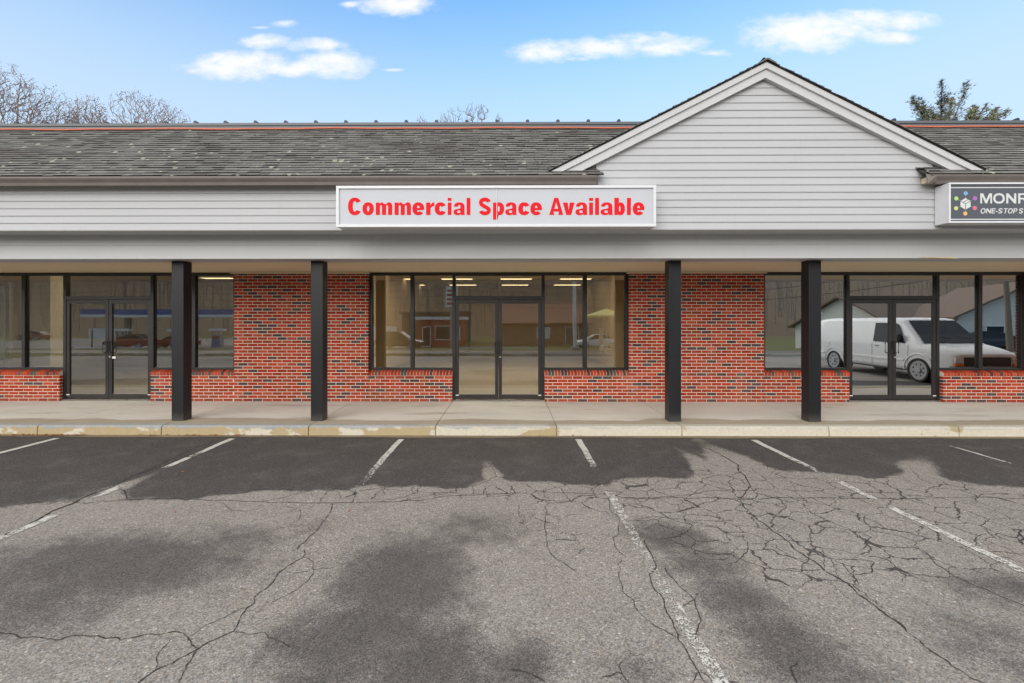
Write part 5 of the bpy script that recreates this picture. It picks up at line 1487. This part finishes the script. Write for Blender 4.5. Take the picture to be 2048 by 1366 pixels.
# red shop with mirrored sign, brown building, white house
def house(name, label, cx_, cyy, w, d, h, roof_h, wallm, roofm, cat, rz=0, openings=(), gable_front=False):
    r = empty(name, (cx_, cyy, gz(cx_, cyy)), rz, label, cat)
    mb = MB(); mb.box(-w/2, w/2, -d/2, d/2, -1, h)
    if gable_front:
        mb.add([(-w/2, d/2, h), (w/2, d/2, h), (0, d/2, h + roof_h), (-w/2, -d/2, h), (w/2, -d/2, h), (0, -d/2, h + roof_h)], [(0, 1, 2), (3, 5, 4)])
    else:
        mb.add([(-w/2, -d/2, h), (-w/2, d/2, h), (-w/2, 0, h + roof_h), (w/2, -d/2, h), (w/2, d/2, h), (w/2, 0, h + roof_h)], [(0, 1, 2), (3, 5, 4)])
    mb.build('wall', wallm, r, fix=False)
    o = .5; mb = MB(); t = .18
    if roof_h > .05:
        if gable_front:
            k = roof_h/(w/2)
            for s in (-1, 1): mb.prism_y([(0, h + roof_h + .02), (s*(w/2 + o), h - k*o + .02), (s*(w/2 + o), h - k*o + t), (0, h + roof_h + t)], -d/2 - o, d/2 + o)
        else:
            k = roof_h/(d/2)
            for s in (-1, 1): mb.prism_x([(0, h + roof_h + .02), (s*(d/2 + o), h - k*o + .02), (s*(d/2 + o), h - k*o + t), (0, h + roof_h + t)], -w/2 - o, w/2 + o)
    else: mb.box(-w/2 - .3, w/2 + .3, -d/2 - .3, d/2 + .3, h, h + .35)
    mb.build('roof', roofm, r)
    for (x0, x1, z0, z1, m_, nm) in openings:
        mb = MB(); mb.box(x0, x1, d/2 - .02, d/2 + .05, z0, z1); win = mb.build(nm, m_, r)
        mb = MB(); e = .08
        mb.box(x0 - e, x1 + e, d/2 + .001, d/2 + .07, z1, z1 + e); mb.box(x0 - e, x1 + e, d/2 + .001, d/2 + .07, z0 - e, z0)
        mb.box(x0 - e, x0, d/2 + .001, d/2 + .07, z0, z1); mb.box(x1, x1 + e, d/2 + .001, d/2 + .07, z0, z1)
        mb.build('frame', M['white_panel'], win)
    return r
x, y = vr(885, 56)
shop = house('red_shop', 'small red shop with flat white roof edge mirrored in the middle shop window', x, y, 5.2, 6, 3.2, 0, M['store_red'], M['white_panel'], 'building', 0,
      ((-1.9, -1.1, .1, 2.3, M['car_glass'], 'door'), (-.4, 1.3, .9, 2.4, M['car_glass'], 'window'), (1.7, 2.4, .9, 2.4, M['white_panel'], 'window')))
x, y = vr(1085, 62); house('brown_building', 'low brown building with broad roof mirrored in the middle shop doors', x, y, 11, 8, 2.9, 2.2, M['store_brown'], M['store_brown'], 'building', 0, ((-1, .6, .9, 2.2, M['pale_siding'], 'window'), (2.6, 4.2, 0, 2.2, M['dark_wall'], 'door')))
x, y = vr(875, 66); house('dark_shed', 'dark flat roofed shed mirrored behind the red shop', x, y, 9, 6, 4.0, 0, M['dark_wall'], M['dark_wall'], 'building', 0, ((-2, -1, 0, 2.1, M['grey_paint'], 'door'),))
x, y = vr(1815, 46); house('long_building', 'long building with broad brown roof mirrored behind the white van', x, y, 15, 12, 2.2, 2.8, M['pale_siding'], M['brown_roof'], 'building', radians(-8), ((-6.5, -5.2, .8, 2, M['car_glass'], 'window'), (-3, -1.6, .8, 2, M['car_glass'], 'window'), (3, 4.6, .8, 2, M['car_glass'], 'window')))
x, y = vr(1985, 38); house('gabled_house', 'pale grey gabled house mirrored in the far right windows', x, y, 8.5, 9, 2.8, 2.4, M['pale_siding'], M['brown_roof'], 'house', radians(20), ((-2.6, -1.6, .6, 2.0, M['car_glass'], 'window'), (1.2, 2.4, .6, 2.0, M['car_glass'], 'window'), (-.4, .5, 3.4, 4.4, M['car_glass'], 'window')), True)
# tall pole sign beside the red shop
x, y = vr(903, 44); ps = empty('pole_sign', (x, y, gz(x, y)), 0, 'tall grey pole sign with white panel mirrored beside the middle shop door', 'sign')
mb = MB(); mb.tube([(0, 0, 0), (0, 0, 6.2)], .13, 10); mb.build('pole', M['grey_paint'], ps)
mb = MB(); mb.box(-.55, .55, -.12, .12, 4.0, 6.0); mb.build('panel', M['white_panel'], ps, bevel=.02)
mb = MB()
for k in range(4): mb.box(-.42, .42, .121, .125, 4.25 + k*.42, 4.45 + k*.42)
mb.build('red_rows', M['store_red'], ps)
# white lamp post, utility poles and wires
x, y = vr(1149, 34); lp = empty('lamp_post', (x, y, gz(x, y)), 0, 'slender white post mirrored in the right windows of the middle shop', 'lamp post')
mb = MB(); mb.tube([(0, 0, 0), (0, 0, 7.5)], [.16, .10], 10); mb.build('pole', M['white_panel'], lp)
mb = MB(); mb.box(-.3, .3, -.3, .3, 0, .25); mb.build('base', M['grey_paint'], lp)
mb = MB(); mb.tube([(0, 0, 7.45), (.9, 0, 7.7)], .05, 6); mb.box(.8, 1.5, -.15, .15, 7.62, 7.78); mb.build('lamp_head', M['grey_paint'], lp)
poles = []
for (px, dist, lean, lab) in ((2022, 30, .10, 'leaning wooden utility pole mirrored in the far right window'), (905, 58, 0, 'wooden utility pole mirrored behind the red shop'), (250, 62, .0, 'wooden utility pole mirrored behind the fuel canopy'), (1330, 60, 0, 'wooden utility pole standing across the road opposite the right brick pier')):
    x, y = vr(px, dist); p = empty('utility_pole', (x, y, gz(x, y)), 0, lab, 'utility pole', 'utility poles across the road')
    mb = MB(); mb.tube([(0, 0, 0), (-lean*8, 0, 9)], [.17, .11], 9); mb.build('pole', M['post_wood'], p)
    mb = MB(); mb.box(-lean*7.6 - 1.1, -lean*7.6 + 1.1, -.06, .06, 8.3, 8.45); mb.build('crossarm', M['post_wood'], p)
    poles.append((x - lean*7, y, gz(x, y)))
order = sorted(poles)
wi = 0
for h in (5.4, 6.4, 7.2, 8.2):
    pts = []
    ext = [(order[0][0] - 50, order[0][1], order[0][2])] + order + [(order[-1][0] + 50, order[-1][1], order[-1][2])]
    for a, b in zip(ext[:-1], ext[1:]):
        for k in range(12):
            f_ = k/12; pts.append((a[0] + (b[0]-a[0])*f_, a[1] + (b[1]-a[1])*f_, a[2] + (b[2]-a[2])*f_ + h - 1.4*4*f_*(1-f_)*.5))
    mb = MB(); mb.tube(pts, .022, 4); o = mb.build('overhead_wire', M['rubber'])
    tag(o, ['lowest', 'second lowest', 'second highest', 'highest'][wi] + ' dark overhead wire strung between the utility poles', 'wire', 'wires between the utility poles'); wi += 1
# yellow parasol, A-frame stand, tan post, blue sign
x, y = vr(1214, 33); um = empty('parasol', (x, y, gz(x, y)), 0, 'pale yellow parasol mirrored in the rightmost pane of the middle shop', 'parasol')
mb = MB(); n = 8; R_ = 1.65
for k in range(n):
    a, b = 2*pi*k/n, 2*pi*(k+1)/n
    A_, B_ = (R_*cos(a), R_*sin(a), 2.55), (R_*cos(b), R_*sin(b), 2.55)
    mb.face([(0, 0, 3.05), A_, B_]); mb.face([A_, B_, (B_[0], B_[1], 2.42), (A_[0], A_[1], 2.42)])
cp = mb.build('canopy', M['yellow_cloth'], um, fix=False); s_ = cp.modifiers.new('Solid', 'SOLIDIFY'); s_.thickness = .012
mb = MB(); mb.tube([(0, 0, 0), (0, 0, 3.0)], .03, 8); mb.build('pole', M['white_panel'], um)
mb = MB(); mb.disc((0, 0, .05), .4, (0, 0, 1), .1, 16); mb.build('base', M['grey_paint'], um)
x, y = vr(1206, 24.2); af = empty('trestle', (x, y, gz(x, y)), 0, 'small white folding trestle on the grass verge mirrored in the middle shop', 'trestle')
for s in (-1, 1):
    for yy in (-.2, .2):
        mb = MB(); mb.tube([(s*.24, yy, 0), (s*.02, yy, .46)], .016, 6); mb.build('leg', M['white_panel'], af)
mb = MB(); mb.box(-.05, .05, -.26, .26, .45, .50); mb.build('top_bar', M['white_panel'], af)
x, y = vr(1203, 31); tp = empty('tan_post', (x, y, gz(x, y)), 0, 'short tan post by the roadside mirrored below the parasol', 'post')
mb = MB(); mb.box(-.11, .11, -.11, .11, 0, 1.5); mb.build('shaft', M['tan_trim'], tp, bevel=.01)
mb = MB(); mb.box(-.14, .14, -.14, .14, 1.5, 1.58); mb.build('cap', M['tan_trim'], tp)
x, y = vr(1668, 33); bs = empty('blue_sign', (x, y, gz(x, y)), 0, 'blue roadside sign on a dark post mirrored beside the rightmost column', 'sign')
mb = MB(); mb.box(-.9, .9, -.06, .06, 1.3, 2.2); mb.build('panel', M['blue_panel'], bs, bevel=.01)
mb = MB(); mb.box(-1.05, -.95, -.08, .08, 0, 2.7); mb.box(.95, 1.05, -.08, .08, 0, 2.35); mb.build('post', M['black_paint'], bs)
mb = MB(); bmv = []
mb.disc((-1.0, 0, 2.75), .16, (0, 0, 1), .12, 12); mb.build('finial', M['white_panel'], bs)

# far woods on the hillside (one mass)
wr = random.Random(2); wd = MB()
for i in range(1900):
    y = -66 - 150*wr.random()**1.1; x = wr.uniform(-210, 210); z = gz(x, y) - .5
    h = wr.uniform(9, 15); lean = wr.gauss(0, .6)
    wd.tube([(x, y, z), (x + lean*.5, y, z + h*.55), (x + lean, y, z + h)], [.13, .08, .02], 4, cap=False)
    for k in range(7):
        f_ = wr.uniform(.35, .92); a = wr.uniform(0, 2*pi); L_ = wr.uniform(1.2, 3.2)*(1.15 - f_)*1.4
        wd.tube([(x + lean*f_, y, z + h*f_), (x + lean*f_ + cos(a)*L_, y + sin(a)*L_, z + h*f_ + L_*1.0)], [.04, .015], 3, cap=False)
tag(wd.build('far_woods', M['wood_far'], fix=False), kind='stuff')

# ------------------------------------------------------------------ sky
SUN_EL, SUN_AZ = radians(16), radians(202)     # azimuth clockwise from +Y
w = bpy.data.worlds.new('World'); SC.world = w; w.use_nodes = True
n = NT(w.node_tree)
sky = n.new('ShaderNodeTexSky'); sky.sky_type = 'NISHITA'; sky.sun_disc = False
sky.sun_elevation = SUN_EL; sky.sun_rotation = SUN_AZ; sky.altitude = 0; sky.air_density = 1.0; sky.dust_density = 1.0; sky.ozone_density = 1.5
d = n.new('ShaderNodeTexCoord').outputs['Generated']
s = n.sep(d)
ysafe = n.math('MAXIMUM', s[1], 0.02)
a_ = n.math('DIVIDE', s[0], ysafe); b_ = n.math('DIVIDE', s[2], ysafe)
ab = n.new('ShaderNodeCombineXYZ'); n.l.new(a_, ab.inputs[0]); n.l.new(b_, ab.inputs[1])
w1 = n.math('SUBTRACT', n.noise(n.mapping(ab.outputs[0], (9, 22, 1)), 1.0, 6.0, 0.6, 0.3), 0.5)
w2 = n.math('SUBTRACT', n.noise(n.mapping(ab.outputs[0], (26, 50, 1), (4, 2, 0)), 1.0, 5.0, 0.62), 0.5)
field = None
for (px, py, rx, ry, k) in ((470, 133, 85, 24, 1.0), (520, 128, 70, 24, .9), (668, 128, 75, 25, 1.0), (600, 137, 70, 16, .75), (535, 82, 48, 16, .7), (625, 90, 62, 14, .65), (567, 48, 30, 8, .7), (523, 55, 22, 4, .45), (785, 140, 30, 4, .3),
                            (790, 10, 72, 22, .9), (705, 8, 26, 7, .5), (1090, 105, 62, 22, .85), (1210, 95, 110, 20, .85), (1310, 88, 90, 20, .85), (1430, 106, 35, 8, .4), (1150, 118, 35, 6, .4),
                            (1600, 72, 105, 28, 1.0), (1640, 55, 110, 26, 1.0), (1740, 38, 100, 18, .85), (1815, 42, 62, 18, .8), (1780, 76, 55, 13, .7)):
    dv = ray(px, py); ca, cb = dv[0]/dv[1], dv[2]/dv[1]; ra, rb = rx/F, ry/F
    e1 = n.math('DIVIDE', n.math('SUBTRACT', a_, ca), ra); e2 = n.math('DIVIDE', n.math('SUBTRACT', b_, cb), rb)
    q = n.math('SUBTRACT', k, n.math('ADD', n.math('MULTIPLY', e1, e1), n.math('MULTIPLY', e2, e2)))
    field = q if field is None else n.math('MAXIMUM', field, q)
field = n.math('ADD', n.math('MAXIMUM', field, -3.0), n.math('ADD', n.math('MULTIPLY', w1, 3.0), n.math('MULTIPLY', w2, 2.4)))
front = n.math('GREATER_THAN', s[1], 0.05)
cm = n.math('MULTIPLY', n.smooth(field, -1.0, 1.5), front)
# overcast deck above and behind the camera
deck = n.math('MAXIMUM', n.smooth(s[2], 0.60, 0.85), n.smooth(n.math('MULTIPLY', s[1], -1.0), -0.25, 0.25))
deck = n.math('MULTIPLY', deck, 0.92)
dk = n.noise(n.mapping(d, (2, 2, 3)), 1.6, 5.0, 0.55)
deckc = n.mix(dk, (6.6, 6.6, 6.7), (9.0, 8.9, 8.8))
HAZE = n.math('SUBTRACT', 1.0, n.smooth(s[2], 0.31, 0.65))
base = n.mix(1.0, sky.outputs[0], (1.0, 1.55, 1.85), 'MULTIPLY')
base = n.mix(n.math('MULTIPLY', HAZE, 0.85), base, (3.25, 4.05, 4.95))
c = n.mix(n.math('MULTIPLY', cm, 0.97), base, (5.2, 5.2, 5.3))
c = n.mix(deck, c, deckc)
bg = n.new('ShaderNodeBackground'); n.l.new(c, bg.inputs[0]); bg.inputs[1].default_value = 0.10
o = n.new('ShaderNodeOutputWorld'); n.l.new(bg.outputs[0], o.inputs[0])
w.cycles.sampling_method = 'MANUAL'; w.cycles.sample_map_resolution = 512

sl = bpy.data.lights.new('sun', 'SUN'); sl.energy = 1.5; sl.angle = radians(55); sl.color = (1.0, 0.95, 0.88)
so = bpy.data.objects.new('sun', sl); COL.objects.link(so)
dirv = Vector((sin(SUN_AZ)*cos(SUN_EL), cos(SUN_AZ)*cos(SUN_EL), sin(SUN_EL)))
so.rotation_euler = dirv.to_track_quat('Z', 'Y').to_euler(); so.location = (0, -10, 30)

# ------------------------------------------------------------------ camera and render settings
cam = bpy.data.cameras.new('camera'); co = bpy.data.objects.new('camera', cam); COL.objects.link(co)
cam.sensor_width = 36.0; cam.sensor_fit = 'HORIZONTAL'; cam.lens = F/2048.0*36.0
cam.shift_x = (1024 - CX)/2048.0; cam.shift_y = -(683 - HY)/2048.0
cam.clip_start = 0.05; cam.clip_end = 2000
co.location = (0, 0, CAMZ); co.rotation_euler = (radians(90), 0, YAW)
SC.camera = co
SC.render.engine = 'CYCLES'
SC.cycles.use_denoising = True; SC.cycles.denoiser = 'OPENIMAGEDENOISE'; SC.cycles.denoising_input_passes = 'RGB_ALBEDO_NORMAL'; SC.cycles.denoising_prefilter = 'NONE'
SC.cycles.max_bounces = 8; SC.cycles.transparent_max_bounces = 12
SC.view_settings.view_transform = 'Standard'; SC.view_settings.look = 'None'; SC.view_settings.exposure = 1.0; SC.view_settings.gamma = 1.0
